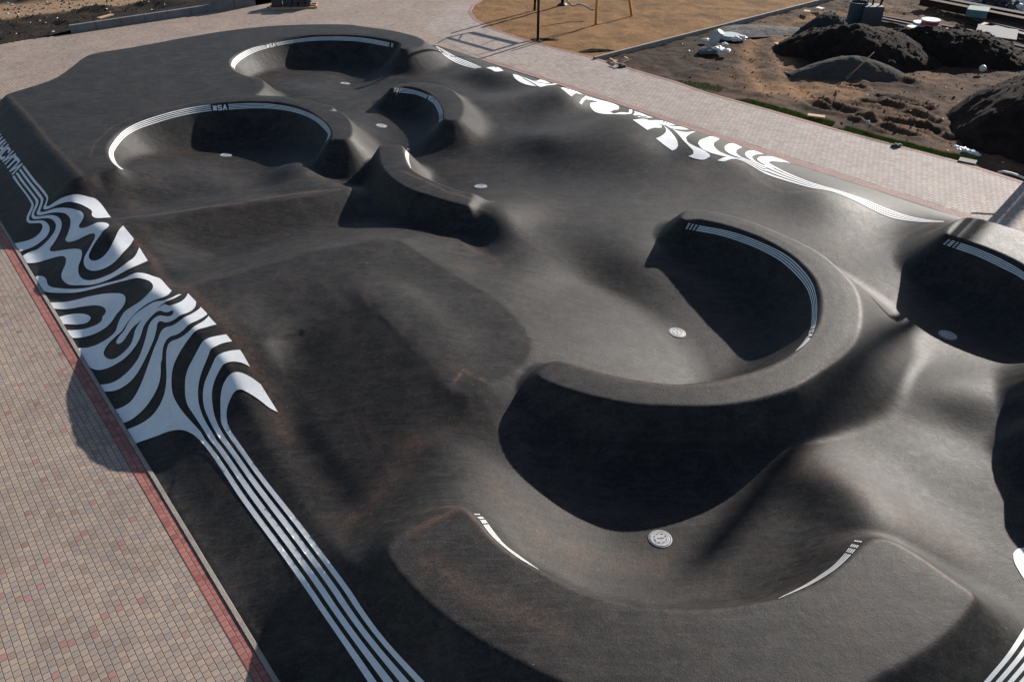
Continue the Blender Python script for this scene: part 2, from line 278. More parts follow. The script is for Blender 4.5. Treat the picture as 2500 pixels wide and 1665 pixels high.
class NT:
    def __init__(s,m): s.nt=m.node_tree
    def n(s,t,**k):
        x=s.nt.nodes.new(t)
        for a,v in k.items(): setattr(x,a,v)
        return x
    def l(s,a,b): s.nt.links.new(a,b)
    def math(s,op,a,b=None,c=None):
        x=s.n('ShaderNodeMath',operation=op)
        for i,v in enumerate((a,b,c)):
            if v is None: continue
            if isinstance(v,(int,float)): x.inputs[i].default_value=v
            else: s.l(v,x.inputs[i])
        return x.outputs[0]
    def noise(s,vec,scale,detail=6,rough=.6,dist=0):
        x=s.n('ShaderNodeTexNoise'); x.inputs['Scale'].default_value=scale; x.inputs['Detail'].default_value=detail; x.inputs['Roughness'].default_value=rough; x.inputs['Distortion'].default_value=dist; s.l(vec,x.inputs['Vector']); return x.outputs['Fac']
    def ramp(s,f,*st):
        r=s.n('ShaderNodeValToRGB'); e=r.color_ramp.elements
        while len(e)<len(st): e.new(.5)
        for i,(p,c) in enumerate(st):
            e[i].position=p; e[i].color=(*c[:3],1) if hasattr(c,'__len__') else (c,c,c,1)
        s.l(f,r.inputs[0]); return r.outputs[0]
    def mix(s,f,a,b,mode='MIX'):
        x=s.n('ShaderNodeMix',data_type='RGBA',blend_type=mode)
        for i,v in ((0,f),(6,a),(7,b)):
            if isinstance(v,(int,float)): x.inputs[i].default_value=v
            elif isinstance(v,tuple): x.inputs[i].default_value=(*v[:3],1)
            else: s.l(v,x.inputs[i])
        return x.outputs[2]
    def bump(s,h,strength,dist,nrm=None):
        x=s.n('ShaderNodeBump'); x.inputs['Strength'].default_value=strength; x.inputs['Distance'].default_value=dist; s.l(h,x.inputs['Height'])
        if nrm: s.l(nrm,x.inputs['Normal'])
        return x.outputs[0]
def asphalt_material():
    m=bpy.data.materials.new('asphalt'); m.use_nodes=True; t=NT(m); b=m.node_tree.nodes['Principled BSDF']
    pos=t.n('ShaderNodeNewGeometry').outputs['Position']
    mid=t.noise(pos,.9,8,.72,1.0); fine=t.noise(pos,34,3,.75); gr=t.noise(pos,80,2,.85); cl=t.noise(pos,3.2,9,.8,1.5)
    mp=t.n('ShaderNodeMapping'); mp.inputs['Rotation'].default_value=(0,0,-.66); mp.inputs['Scale'].default_value=(.35,2.6,1.5); t.l(pos,mp.inputs['Vector']); streak=t.noise(mp.outputs[0],2.6,7,.75,1.4)
    mq=t.n('ShaderNodeMapping'); mq.inputs['Rotation'].default_value=(0,0,.55); mq.inputs['Scale'].default_value=(.4,3.2,1.5); t.l(pos,mq.inputs['Vector']); streak2=t.noise(mq.outputs[0],2.0,7,.78,1.6)
    base=t.ramp(mid,(.28,(.0084,.0080,.0078)),(.5,(.0158,.0145,.0138)),(.74,(.038,.0335,.0308)))
    base=t.mix(t.math('MULTIPLY',t.ramp(streak,(.46,0.),(.70,1.)),.62),base,(.050,.045,.042))
    base=t.mix(t.math('MULTIPLY',t.ramp(streak2,(.50,0.),(.74,1.)),.45),base,(.038,.036,.036))
    base=t.mix(t.math('MULTIPLY',t.ramp(cl,(.50,0.),(.66,1.)),.5),base,(.056,.047,.041))
    br=t.ramp(t.noise(pos,.5,9,.76,1.8),(.53,0.),(.74,1.))
    base=t.mix(t.math('MULTIPLY',br,.8),base,(.060,.038,.028))
    ab=t.n('ShaderNodeAttribute',attribute_name='pour_shade'); base=t.mix(1.0,base,ab.outputs['Color'],'MULTIPLY')  # pour tone, with painted shade of the left lane mixed in
    at=t.n('ShaderNodeAttribute',attribute_name='dust'); dn=t.ramp(t.noise(pos,7,8,.8),(.36,0.),(.64,1.))
    base=t.mix(t.math('MULTIPLY',t.math('MULTIPLY',at.outputs['Fac'],dn),.9),base,(.115,.072,.052))
    sp=t.ramp(fine,(.3,.55),(.7,1.5)); base=t.mix(1.0,base,sp,'MULTIPLY'); sp2=t.ramp(gr,(.3,.6),(.7,1.42)); base=t.mix(1.0,base,sp2,'MULTIPLY')
    vo=t.n('ShaderNodeTexVoronoi'); vo.inputs['Scale'].default_value=1.4; t.l(pos,vo.inputs['Vector'])
    chip=t.math('LESS_THAN',vo.outputs['Distance'],.016); base=t.mix(t.math('MULTIPLY',chip,.8),base,(.35,.26,.18))
    t.l(base,b.inputs['Base Color'])
    t.l(t.math('MULTIPLY_ADD',cl,.30,.40),b.inputs['Roughness']); b.inputs['Specular IOR Level'].default_value=.15
    h=t.math('ADD',t.math('MULTIPLY',fine,.6),t.math('MULTIPLY',gr,.4))
    n1=t.bump(t.noise(pos,2.3,6,.65),.22,.05); t.l(t.bump(h,.8,.008,n1),b.inputs['Normal'])
    return m
def paint_material():
    m=bpy.data.materials.new('white_paint'); m.use_nodes=True; t=NT(m); b=m.node_tree.nodes['Principled BSDF']
    pos=t.n('ShaderNodeNewGeometry').outputs['Position']
    c=t.ramp(t.noise(pos,1.6,8,.7,1),(.3,(.62,.63,.63)),(.7,(.78,.78,.77))); f=t.ramp(t.noise(pos,45,3,.7),(.25,.86),(.6,1.0)); c=t.mix(1.0,c,f,'MULTIPLY')
    sc=t.ramp(t.noise(pos,9,8,.85,2),(.62,0.),(.70,1.)); c=t.mix(t.math('MULTIPLY',sc,.35),c,(.25,.24,.235)); pit=t.ramp(t.noise(pos,60,2,.8),(.28,1.),(.36,0.)); c=t.mix(t.math('MULTIPLY',pit,.55),c,(.10,.10,.10))
    t.l(c,b.inputs['Base Color']); b.inputs['Roughness'].default_value=.62; t.l(t.bump(t.noise(pos,70,3),.35,.006),b.inputs['Normal'])
    return m
def paver_material(name,palette,joint,size=.128,offs=True,red=True):
    m=bpy.data.materials.new(name); m.use_nodes=True; t=NT(m); b=m.node_tree.nodes['Principled BSDF']
    pos=t.n('ShaderNodeNewGeometry').outputs['Position']
    mp=t.n('ShaderNodeMapping',vector_type='POINT'); mp.inputs['Rotation'].default_value=(0,0,-math.atan2(.786,-.618)); t.l(pos,mp.inputs['Vector'])
    s=t.n('ShaderNodeSeparateXYZ'); t.l(mp.outputs[0],s.inputs[0])
    wob=t.math('MULTIPLY_ADD',t.noise(pos,.35,2),.03,0)
    v=t.math('DIVIDE',t.math('ADD',s.outputs[1],wob),size*.94); row=t.math('FLOOR',v)
    w1=t.n('ShaderNodeTexWhiteNoise',noise_dimensions='1D'); t.l(row,w1.inputs['W'])
    u=t.math('DIVIDE',s.outputs[0],size*1.06); u=t.math('ADD',u,t.math('ADD',t.math('MULTIPLY',t.math('MODULO',t.math('ABSOLUTE',row),2.0),.5),t.math('MULTIPLY',w1.outputs['Value'],.16)))
    col=t.math('FLOOR',u); fu=t.math('SUBTRACT',u,col); fv=t.math('SUBTRACT',v,row)
    cv=t.n('ShaderNodeCombineXYZ'); t.l(col,cv.inputs[0]); t.l(row,cv.inputs[1])
    wn=t.n('ShaderNodeTexWhiteNoise',noise_dimensions='2D'); t.l(cv.outputs[0],wn.inputs['Vector'])
    eu=t.math('MINIMUM',fu,t.math('SUBTRACT',1.0,fu)); ev=t.math('MINIMUM',fv,t.math('SUBTRACT',1.0,fv))
    e=t.math('MINIMUM',t.math('MULTIPLY',eu,1.25),ev); jm=t.ramp(e,(.02,0.),(.075,1.))
    c=t.ramp(wn.outputs['Value'],*palette)
    big=t.ramp(t.noise(pos,.5,7,.7,1),(.3,.80),(.7,1.16)); c=t.mix(1.0,c,big,'MULTIPLY')
    g=t.ramp(t.noise(pos,30,6,.8),(.3,.82),(.7,1.15)); c=t.mix(1.0,c,g,'MULTIPLY')
    st=t.ramp(t.noise(pos,1.9,9,.8,2.5),(.60,0.),(.70,1.)); c=t.mix(t.math('MULTIPLY',st,.4),c,(.10,.065,.035))
    c=t.mix(jm,joint,c); t.l(c,b.inputs['Base Color']); b.inputs['Roughness'].default_value=.78
    h=t.math('ADD',jm,t.math('MULTIPLY',wn.outputs['Color'],.3)); t.l(t.bump(t.math('ADD',h,t.math('MULTIPLY',g,.25)),.55,.012),b.inputs['Normal'])
    return m
def soil_material(name,dark,lightc,extra=None,sc=1.2):
    m=bpy.data.materials.new(name); m.use_nodes=True; t=NT(m); b=m.node_tree.nodes['Principled BSDF']
    pos=t.n('ShaderNodeNewGeometry').outputs['Position']
    n1=t.noise(pos,sc*.35,9,.7,1.2); n2=t.noise(pos,sc*6,8,.8)
    c=t.ramp(n1,(.36,dark),(.62,lightc)); g=t.ramp(n2,(.3,.5),(.7,1.5)); c=t.mix(1.0,c,g,'MULTIPLY')
    if extra:
        at=t.n('ShaderNodeAttribute',attribute_name='track'); c=t.mix(at.outputs['Fac'],c,t.mix(1.0,extra,g,'MULTIPLY'))
    t.l(c,b.inputs['Base Color']); b.inputs['Roughness'].default_value=.95; b.inputs['Specular IOR Level'].default_value=.15
    t.l(t.bump(n2,.9,.06),b.inputs['Normal']); return m
M={}
M['asphalt']=asphalt_material(); M['paint']=paint_material()
M['paver']=paver_material('concrete_pavers',((.0,(.235,.168,.13)),(.25,(.30,.228,.18)),(.5,(.245,.20,.172)),(.75,(.335,.25,.185)),(.975,(.285,.228,.19)),(.98,(.30,.15,.13)),(.992,(.30,.15,.13)),(1.,(.16,.12,.08))),(.06,.05,.045))
M['redpaver']=paver_material('red_pavers',((0,(.27,.095,.08)),(.5,(.33,.13,.105)),(1,(.21,.065,.055))),(.08,.04,.035))
M['kerb']=mat('kerb_concrete',(.20,.175,.15),.85,noise=((.30,.26,.22),3),bump=.3)
M['soil']=soil_material('bare_soil',(.012,.009,.0075),(.070,.042,.026),extra=(.20,.108,.052))
M['soilfar']=soil_material('bare_soil_far',(.010,.009,.008),(.06,.038,.024),sc=.5)
M['pile']=soil_material('heaped_soil',(.010,.0068,.0055),(.026,.0165,.012),sc=3)
M['pilebrown']=soil_material('heaped_brown_soil',(.011,.0070,.0055),(.030,.018,.0125),sc=3)
M['sand']=soil_material('grey_sand',(.05,.047,.042),(.075,.068,.058),sc=4)
M['gravel']=soil_material('pale_gravel',(.07,.068,.066),(.17,.16,.15),sc=5)
M['straw']=soil_material('dry_grass_mat',(.15,.078,.030),(.25,.135,.055),sc=1.6,extra=(.10,.06,.032))
M['road']=soil_material('sandy_road',(.16,.10,.06),(.27,.18,.11),sc=1)
M['grass']=mat('grass_blades',(.07,.115,.018),.8,noise=((.16,.19,.04),5),spec=.2)
M['wallc']=mat('wall_concrete',(.10,.105,.11),.85,noise=((.16,.165,.17),1.5),bump=.2)
M['black']=mat('black_metal',(.012,.012,.013),.45,.3)
M['yellow']=mat('yellow_wood',(.42,.20,.045),.55,noise=((.52,.26,.07),4))
M['rope']=mat('rope_pale',(.42,.36,.30),.8,noise=((.3,.26,.22),20))
M['wood']=mat('raw_wood',(.36,.22,.12),.8,noise=((.5,.33,.2),12))
M['greywood']=mat('weathered_board',(.06,.05,.045),.9,noise=((.10,.085,.075),10),spec=.2)
M['paver2']=paver_material('large_pavers',((.0,(.25,.195,.165)),(.3,(.33,.27,.235)),(.6,(.28,.235,.21)),(.93,(.36,.295,.25)),(.95,(.31,.20,.17)),(1.,(.32,.21,.18))),(.10,.07,.06),size=.2)
M['rust']=mat('rusty_steel',(.030,.016,.013),.85,0,noise=((.055,.030,.022),6),spec=.2)
M['steel']=mat('grey_steel',(.05,.052,.055),.75,0,noise=((.085,.085,.09),6),spec=.2)
M['blue']=mat('blue_plastic',(.012,.03,.05),.6,noise=((.02,.04,.06),5))
M['greybin']=mat('grey_plastic',(.045,.048,.05),.6,noise=((.065,.065,.065),5))
M['milky']=mat('milky_plastic',(.22,.27,.30),.5,noise=((.3,.34,.36),5))
M['white']=mat('white_plastic',(.72,.70,.68),.5,noise=((.55,.53,.52),7))
M['red']=mat('red_plastic',(.34,.035,.03),.45)
M['teal']=mat('teal_cloth',(.07,.14,.15),.8,noise=((.1,.18,.18),6),bump=.3,bscale=8)
M['lid']=mat('lid_grey_green',(.30,.36,.35),.7,noise=((.38,.43,.42),6))
M['slab']=mat('pale_slab',(.12,.125,.13),.8,noise=((.09,.09,.095),5),bump=.2)
M['drain']=mat('drain_metal',(.26,.27,.28),.55,.2,noise=((.42,.42,.42),22))
M['drainmark']=mat('drain_mark',(.06,.06,.06),.6)
M['bag']=mat('dark_sacks',(.035,.038,.042),.75,noise=((.06,.06,.065),8),bump=.4,bscale=9)
# ------------------------------------------------------------------ the track
track=empty('pump_track',(0,0,0),'large black asphalt pump track with curved bowls, rollers and white painted waves','pump track')
def dust_field():
    S=[]
    def line(pts,w,s,z=0): 
        P_=[gnd(*zp(t,x,y),z)[:2] for t,x,y in pts]; S.append((P_,w,s))
    line([('1',75,660),('1',200,790),('1',330,950),('1',420,1040),('1',550,1180),('1',690,1350),('1',820,1500)],.06,.6,1.3)
    line([('l',720,40),('l',1100,330),('l',1400,600),('l',1600,1010),('l',1750,1260),('l',2200,1460)],.13,.9,1.1)
    line([('o',1560,440),('o',1750,640),('r',700,160),('r',900,400),('r',1060,570),('r',1300,900),('r',1500,1320)],.2,.7,1.2)
    line([('4',620,310),('4',900,270),('4',1250,210),('4',1500,160),('4',1826,115)],.07,.9,.85)
    line([('4',900,670),('4',1100,610),('4',1530,460),('4',1826,435)],.05,.45,1.15)
    line([('b',1060,575),('b',1250,640),('b',1400,760),('b',1600,860),('b',1750,880),('b',1950,885),('b',2100,930),('b',2250,1010),('6',1260,170),('6',1380,220),('6',1500,235),('6',1640,215),('6',1800,180)],.08,.9,.6)
    line([('6',800,280),('6',950,370),('6',1100,390),('6',1250,350),('6',1500,270),('6',1700,215)],.07,.9,.5)
    line([('6',1100,250),('6',1200,500),('6',1400,620),('6',1520,700)],.2,.5,.5)
    line([('9',1150,750),('9',1300,790),('9',1500,920),('9',1710,1075)],.05,1,1.5)
    line([('9',750,200),('9',1000,420),('9',1300,620),('9',1700,720)],.35,.5,.8)
    line([('8',380,640),('8',540,555),('8',690,482),('8',600,430)],.07,.8,1.5)
    line([('8',690,482),('8',790,570),('8',900,690),('8',1030,795)],.05,.7,1.45)
    line([('8',0,550),('8',200,420),('8',400,130)],.3,.5,.6)
    line([('8',540,830),('8',800,1030),('8',1100,1150),('8',1300,1240)],.2,.5,1.5)
    line([('8',900,400),('8',1000,560),('8',1200,700),('8',1500,780),('8',1900,800)],.3,.45,.3)
    line([('6',1219,660),('6',1238,760),('6',1225,880),('6',1190,980),('6',950,1180),('6',800,1270)],.03,1,1.4)
    line([('6',850,430),('6',960,560),('6',1000,700),('6',985,850),('6',850,1030),('6',640,1170),('6',300,1260),('6',0,1275),('5',1850,1375),('5',1560,1290)],.05,.8,1.4)
    line([('2',500,1150),('2',640,1210),('2',800,1290),('2',950,1330),('2',1100,1400)],.05,1,1.3)
    line([('1',600,1060),('1',640,960),('1',760,850),('1',1000,750),('1',1500,650),('1',1900,645)],.04,.6,1.35)
    line([('5',810,1450),('5',870,1380),('5',1000,1440)],.05,1,.9)
    line([('z5' if 0 else '5',900,550),('5',1060,640),('5',1100,700)],.12,.5,.6)
    d=np.zeros_like(Z)
    for P_,w,s in S:
        for a,b in zip(P_[:-1],P_[1:]):
            x0,x1=min(a[0],b[0])-4*w,max(a[0],b[0])+4*w; y0,y1=min(a[1],b[1])-4*w,max(a[1],b[1])+4*w
            sel=np.where((GX>x0)&(GX<x1)&(GY>y0)&(GY<y1)); X=GX[sel];Y=GY[sel]
            dx,dy=b-a; L=dx*dx+dy*dy+1e-9; t=np.clip(((X-a[0])*dx+(Y-a[1])*dy)/L,0,1)
            q=np.hypot(X-a[0]-t*dx,Y-a[1]-t*dy); d[sel]=np.maximum(d[sel],s*np.exp(-(q/w)**2))
    return d
POUR_SHADES=[([(520,755),(580,815),(700,755),(840,688),(880,737),(955,816),(1042,874),(1047,903),(1245,868),(1140,950),(1130,1000),(1190,1040),(1060,1164),(890,1255),(800,1230),(700,1080),(612,890),(570,830)],.84),
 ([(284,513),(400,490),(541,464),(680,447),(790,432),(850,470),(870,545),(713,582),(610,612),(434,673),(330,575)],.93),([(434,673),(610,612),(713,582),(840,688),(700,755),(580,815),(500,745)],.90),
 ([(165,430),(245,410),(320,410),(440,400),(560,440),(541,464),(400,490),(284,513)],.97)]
def pour_shade_field():  # tone per asphalt section; part of the left lane's shade is painted in
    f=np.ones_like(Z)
    for P_,v in POUR_SHADES: f[inpoly(np.array([gnd(*D(x,y),.9)[:2] for x,y in P_]),GX,GY)]=v
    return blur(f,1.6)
def build_surface():
    verts=np.stack([GX.ravel(),GY.ravel(),Z.ravel()],-1)
    idx=np.arange(NU*NV).reshape(NU,NV)
    f=np.stack([idx[:-1,:-1],idx[:-1,1:],idx[1:,1:],idx[1:,:-1]],-1)
    keep=~(CUT[:-1,:-1]&CUT[1:,1:])
    f=f[keep]; used=np.zeros(NU*NV,bool); used[f.ravel()]=True; remap=np.cumsum(used)-1; f=remap[f]; verts=verts[used]; dd=dust_field().ravel()[used]; pf_=pour_shade_field().ravel()[used]
    me=bpy.data.meshes.new('surface'); me.vertices.add(len(verts)); me.vertices.foreach_set('co',verts.ravel().astype(np.float32))
    me.loops.add(f.size); me.loops.foreach_set('vertex_index',f.ravel().astype(np.int32)); me.polygons.add(len(f)); me.polygons.foreach_set('loop_start',np.arange(0,f.size,4,dtype=np.int32)); me.polygons.foreach_set('use_smooth',np.ones(len(f),bool)); me.update(calc_edges=True)
    a=me.attributes.new('dust','FLOAT','POINT'); a.data.foreach_set('value',dd.astype(np.float32)); a=me.attributes.new('pour_shade','FLOAT','POINT'); a.data.foreach_set('value',pf_.astype(np.float32))
    me.materials.append(M['asphalt']); o=link(bpy.data.objects.new('riding_surface',me)); o.parent=track
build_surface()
# ------------------------------------------------------------------ paint on the track
def smooth_loop(pts,closed=True,n=4,lim=48):
    P_=[np.array(zp(*p),float) for p in pts]; N=len(P_); out=[]
    def tang(i):
        if not closed and i in (0,N-1): return np.zeros(2)
        a,b,c=P_[(i-1)%N],P_[i],P_[(i+1)%N]; u,v=b-a,c-b; lu,lv=np.hypot(*u)+1e-9,np.hypot(*v)+1e-9
        ang=math.degrees(math.acos(max(-1,min(1,float(u@v)/(lu*lv)))))
        if ang>lim: return np.zeros(2)
        d=u/lu+v/lv; d/=np.hypot(*d)+1e-9; return d
    T=[tang(i) for i in range(N)]
    for i in range(N if closed else N-1):
        a,b=P_[i],P_[(i+1)%N]; L=np.hypot(*(b-a)); ta,tb=T[i]*L,T[(i+1)%N]*L; st=(b-a)
        if not T[i].any(): ta=st
        if not T[(i+1)%N].any(): tb=st
        n_=max(n,int(L/3.5))
        for k in range(n_):
            t=k/n_; out.append((2*t**3-3*t**2+1)*a+(t**3-2*t**2+t)*ta+(-2*t**3+3*t**2)*b+(t**3-t**2)*tb)
    if not closed: out.append(P_[-1])
    return np.array(out)
LIFT=.007
def lays(P_,clampv=False):
    h=hits(P_)
    if clampv:
        v=h[:,0]*VX[0]+h[:,1]*VX[1]; d=np.maximum(V0+.004-v,0); h[:,0]+=VX[0]*d; h[:,1]+=VX[1]*d; 
        v=h[:,0]*VX[0]+h[:,1]*VX[1]; u=h[:,0]*UX[0]+h[:,1]*UX[1]; d=np.maximum(v-(vr(u)-.01),0); h[:,0]-=VX[0]*d; h[:,1]-=VX[1]*d; h[:,2]=surf(h[:,0],h[:,1])
    return h+nrms(h[:,0],h[:,1])*LIFT+np.array([0,0,.002])+np.array([0,0,1])*(.00013*np.hypot(h[:,0],h[:,1]))[:,None]
def components(fs):
    par={}
    def find(a):
        while par[a]!=a: par[a]=par[par[a]]; a=par[a]
        return a
    for f in fs:
        for i in f: par.setdefault(i,i)
        for i in f[1:]: par[find(i)]=find(f[0])
    out={}
    for f in fs: out.setdefault(find(f[0]),[]).append(f)
    return list(out.values())
def pip(P_,x,y):
    r=False; n=len(P_); j=n-1
    for i in range(n):
        xi,yi=P_[i]; xj,yj=P_[j]
        if (yi>y)!=(yj>y) and x<(xj-xi)*(y-yi)/(yj-yi)+xi: r=not r
        j=i
    return r
def paint_layers(name,layers,step,parent,clip=None):
    """layers = [(sign, loop of photo pixels)]; the last loop that holds a point decides"""
    pts=[];edges=[]
    for s,L in layers:
        k=len(pts); pts+= [Vector((float(p[0]),float(p[1]))) for p in L]; edges+=[(k+i,k+(i+1)%len(L)) for i in range(len(L))]
    for s,L in layers:
        if s<0: continue
        gx,gy=np.meshgrid(np.arange(L[:,0].min(),L[:,0].max(),step)+.013,np.arange(L[:,1].min(),L[:,1].max(),step)+.017); k=inpoly(L,gx,gy)
        pts+=[Vector((float(x),float(y))) for x,y in zip(gx[k],gy[k])]
    v2,e2,f2,_,_,_=delaunay_2d_cdt(pts,edges,[],0,1e-4)
    F=np.array([tuple(f) for f in f2]); V2=np.array([tuple(v) for v in v2]); C=V2[F].mean(1); st=np.full(len(F),-1)
    for s,L in layers: st[inpoly(L,C[:,0],C[:,1])]=s
    keep=[tuple(f) for f in F[st>0]]
    use=sorted({i for f in keep for i in f}); mp={i:k for k,i in enumerate(use)}
    vs=lays([v2[i] for i in use],True); fs=[tuple(mp[i] for i in f) for f in keep]
    if len(layers)>14: V=vs[:,0]*VX[0]+vs[:,1]*VX[1]; fs=[f for f in fs if any(V[i]>V0+.012 for i in f)]
    fs=[f for f in fs if max(np.linalg.norm(vs[f[a]]-vs[f[a-1]]) for a in range(3))<1.1]
    out=[]
    for f in fs:                                     # face up
        a,b,c=[vs[i] for i in f]; out.append(f if np.cross(b-a,c-a)[2]>0 else f[::-1])
    for cp in components(out):
        if len(cp)<3: continue
        ids=sorted({i for f in cp for i in f}); m_={i:k for k,i in enumerate(ids)}
        mesh_obj(name,vs[ids],[tuple(m_[i] for i in f) for f in cp],M['paint'],parent,smooth=True)
def Z_(tag_,*xy): return [(tag_,xy[i],xy[i+1]) for i in range(0,len(xy),2)]
def left_clip(v): return v[0]*VX[0]+v[1]*VX[1]>V0+.012
lay_=[]
A=Z_('d',330,655)+Z_('m',470,0,672,245,685,270,680,320,645,400,640,425,655,437,690,435,770,405,850,370,950,335,1030,325,1120,340,1200,365,1290,412,1340,445,1357,470,1352,515,1380,550,1440,565,1540,560,1635,555,1412,285,1300,250,1200,225,1120,215,1060,222,960,250,880,285,800,335,720,385,682,390,706,310,714,262,700,225,522,5)+Z_('d',352,630)
B=Z_('d',283,705)+Z_('m',385,0,560,230,598,280,605,305,602,330,570,420,545,485,545,510,575,522,650,510,740,490,830,480,910,485,970,500,1015,540,1040,590,1040,640,1030,710,1000,800,970,870,970,895,1000,912,1060,910,1140,885,1250,830,1340,795,1385,788,1402,805,1400,850,1360,930,1300,1040,1255,1120,1237,1180,1240,1240,1265,1290,1310,1325,1370,1340)+Z_('l',350,1015,480,970,620,890,750,770,850,650,900,600,1000,490,1068,370,848,100)+Z_('m',1815,678,1770,720,1730,780,1700,850,1660,930,1620,1010,1570,1080,1510,1140,1430,1185,1380,1192,1340,1180,1315,1150,1312,1110,1330,1060,1400,930,1480,815,1530,745,1580,710,1608,680,1600,655,1560,635,1500,628,1430,632,1330,675,1250,705,1200,712,1170,705,1165,680,1205,610,1230,560,1230,510,1200,470,1130,442,1030,420,930,412,830,420,740,445,640,475,590,470,625,370,642,300,640,275,620,240,430,0)+Z_('d',308,680)
B=[p for p in B if p!=('m',1815,678)]
C_=Z_('d',235,755)+Z_('m',295,0,515,290,530,320,528,360,490,450,468,520,470,555,500,578,560,575,640,568,720,567,780,590,820,640,828,680,810,750,760,830,680,920,600,990,540,1030,450,1060,370,1100,305,1150,350,1228,480,1225,560,1215,650,1190,780,1150,880,1127,940,1127,970,1150,975,1190,960,1260,925,1340,908,1400,915,1450,950,1500,1010,1540,1100,1553,1200,1550)+Z_('l',150,1320,300,1295,500,1230,750,1110,950,1000,1000,975,1200,890,1355,820,1180,545,1150,620,1110,700,1040,780,960,835,900,880,780,970,650,1060,500,1130,340,1190)+Z_('m',1350,1478,1270,1475,1210,1450,1170,1400,1155,1320,1165,1250,1200,1160,1212,1080,1205,1040,1170,1022,1080,1017,960,1030,850,1047,760,1052,738,1040,740,1010,790,940,840,860,880,780,905,710,912,650,900,600,860,550,800,525,740,520,650,530,560,540,515,535,505,510,520,460,555,390,570,330,567,300,545,270,340,0)+Z_('d',265,733)
D_=Z_('d',185,800)+Z_('m',215,0,460,350,467,375,460,400,420,490,393,570,400,610,430,637,500,640,590,640,620,655,630,690,615,740,580,790,510,850,420,890,300,920,190,942,265,1068,420,1015,520,970,620,900,700,820,733,740,730,690,700,640,650,605,580,598,480,605,440,600,430,570,450,510,490,420,500,380,495,345,470,300,255,0)+Z_('d',215,778)
for S_ in (A,B,C_,D_): lay_.append((1,smooth_loop(S_)))
Rc=Z_('7',1450,25,1640,290,1870,580,2060,830,2200,1020)+Z_('8',80,1095,220,1285,480,1568,560,1650)
Lc=Z_('7',1205,28,1240,58,1300,130,1500,430,1800,840,2000,1130,2150,1350)+Z_('8',127,1568,180,1650)
def curve(pts,N): 
    c=smooth_loop(pts,False,6,80); s=np.concatenate([[0],np.cumsum(np.hypot(*np.diff(c,axis=0).T))]); q=np.linspace(0,s[-1],N); return np.stack([np.interp(q,s,c[:,0]),np.interp(q,s,c[:,1])],-1)
RC,LC=curve(Rc,40),curve(Lc,40)
def fr(f): return LC*(1-f)+RC*f
hull=Z_('n',258,165,290,148,350,143,400,160,430,200,445,260,480,290,600,315,800,328,950,318,1100,290,1250,250,1400,215,1520,180,1620,130,1680,105,1740,98,1850,115,1950,150,2045,185)+Z_('o',1230,330,1325,425,1440,478,1560,462,1685,590,1752,665,1850,770,1868,798)+Z_('r',730,260,845,378,915,460,1010,562,1130,762,1255,970,1465,1308,1370,1260,1240,1160,1100,1070,1010,1033,950,1060,900,1140,862,1240,850,1330,860,1440)
H_=smooth_loop(hull,False); low=smooth_loop(Z_('q',1640,1270,1520,1215,1400,1205,1260,1235,1120,1290,960,1345,790,1410,760,1430,200,560)+Z_('n',640,900,400,480,230,180),False)
lay_.append((1,np.concatenate([H_,RC,LC[::-1],low])))
def blk(pts): lay_.append((-1,smooth_loop(pts)))
def gap(up,f0,f1,dn):
    a=smooth_loop(up,False); b=smooth_loop(dn,False); lay_.append((-1,np.concatenate([a,fr(f0)[1:],fr(f1)[1:][::-1],b])))
gap(Z_('r',860,250,730,260,600,295,510,320,470,345,400,430,330,530,260,650,215,760,195,880,195,1000,215,1110,270,1220,350,1330,440,1430,540,1540),.154,.275,Z_('r',590,1540,520,1430,440,1310,390,1230,360,1130,355,1020,360,900,390,790,450,670,520,540,570,460,630,425,720,400,845,378))
gap(Z_('r',1000,440,915,460,800,485,720,520,665,555,630,640,580,760,540,870,515,990,510,1100,520,1200,550,1310,600,1420,675,1545),.446,.562,Z_('r',722,1545,700,1510,640,1390,590,1270,570,1160,570,1060,590,950,640,830,690,720,730,640,800,600,900,572,1010,562))
gap(Z_('r',1300,800,1130,762,1040,720,950,703,870,710,810,740,770,800,720,900,685,1010,675,1120,685,1230,705,1340,750,1460,795,1545),.728,.846,Z_('r',845,1545,830,1520,790,1440,780,1340,778,1200,780,1120,800,1010,840,920,900,850,960,828,1030,838,1140,890,1255,972))
blk(Z_('o',1900,740,1850,770,1800,810,1700,865,1600,910,1560,940,1480,1020,1400,1070,1300,1105,1250,1150,1210,1230,1190,1330,1180,1450)+Z_('q',1172,200,1165,350,1150,480,1110,600,1040,730,950,860,830,980,720,1060,610,1105,570,1115,630,1215,670,1200,840,1130,960,1060,1060,970,1150,840,1210,700,1240,560,1250,420,1245,250)+Z_('o',1245,1400,1255,1280,1280,1210,1320,1170,1400,1140,1480,1100,1560,1040,1640,965,1700,925,1780,880,1868,798))
blk(Z_('o',1760,560,1685,590,1675,650,1640,700,1560,750,1460,785,1380,840,1300,880,1240,892,1190,880,1150,873,1120,900,1105,980,1070,1120)+Z_('q',1010,0,970,90,900,230,820,370,720,490,600,580,480,630,330,645,280,650,440,920,490,910,620,860,720,790,800,680,870,540,930,390,980,250,1030,110,1070,0)+Z_('o',1120,1150,1150,1070,1190,1000,1240,965,1330,940,1430,880,1500,825,1620,765,1700,715,1752,665))
blk(Z_('o',1350,722,1330,718,1280,738,1220,740,1160,720,1110,735,1030,800,960,880,910,960,880,1060,830,1180,740,1310,620,1430)+Z_('q',500,240,400,290,270,325,180,315,105,285,60,290,220,560,265,545,350,535,450,510,560,450,680,350,760,260,830,160,890,20)+Z_('o',940,1130,960,1050,985,950,1030,870,1090,815,1150,790,1200,795,1260,803,1320,790,1350,755))
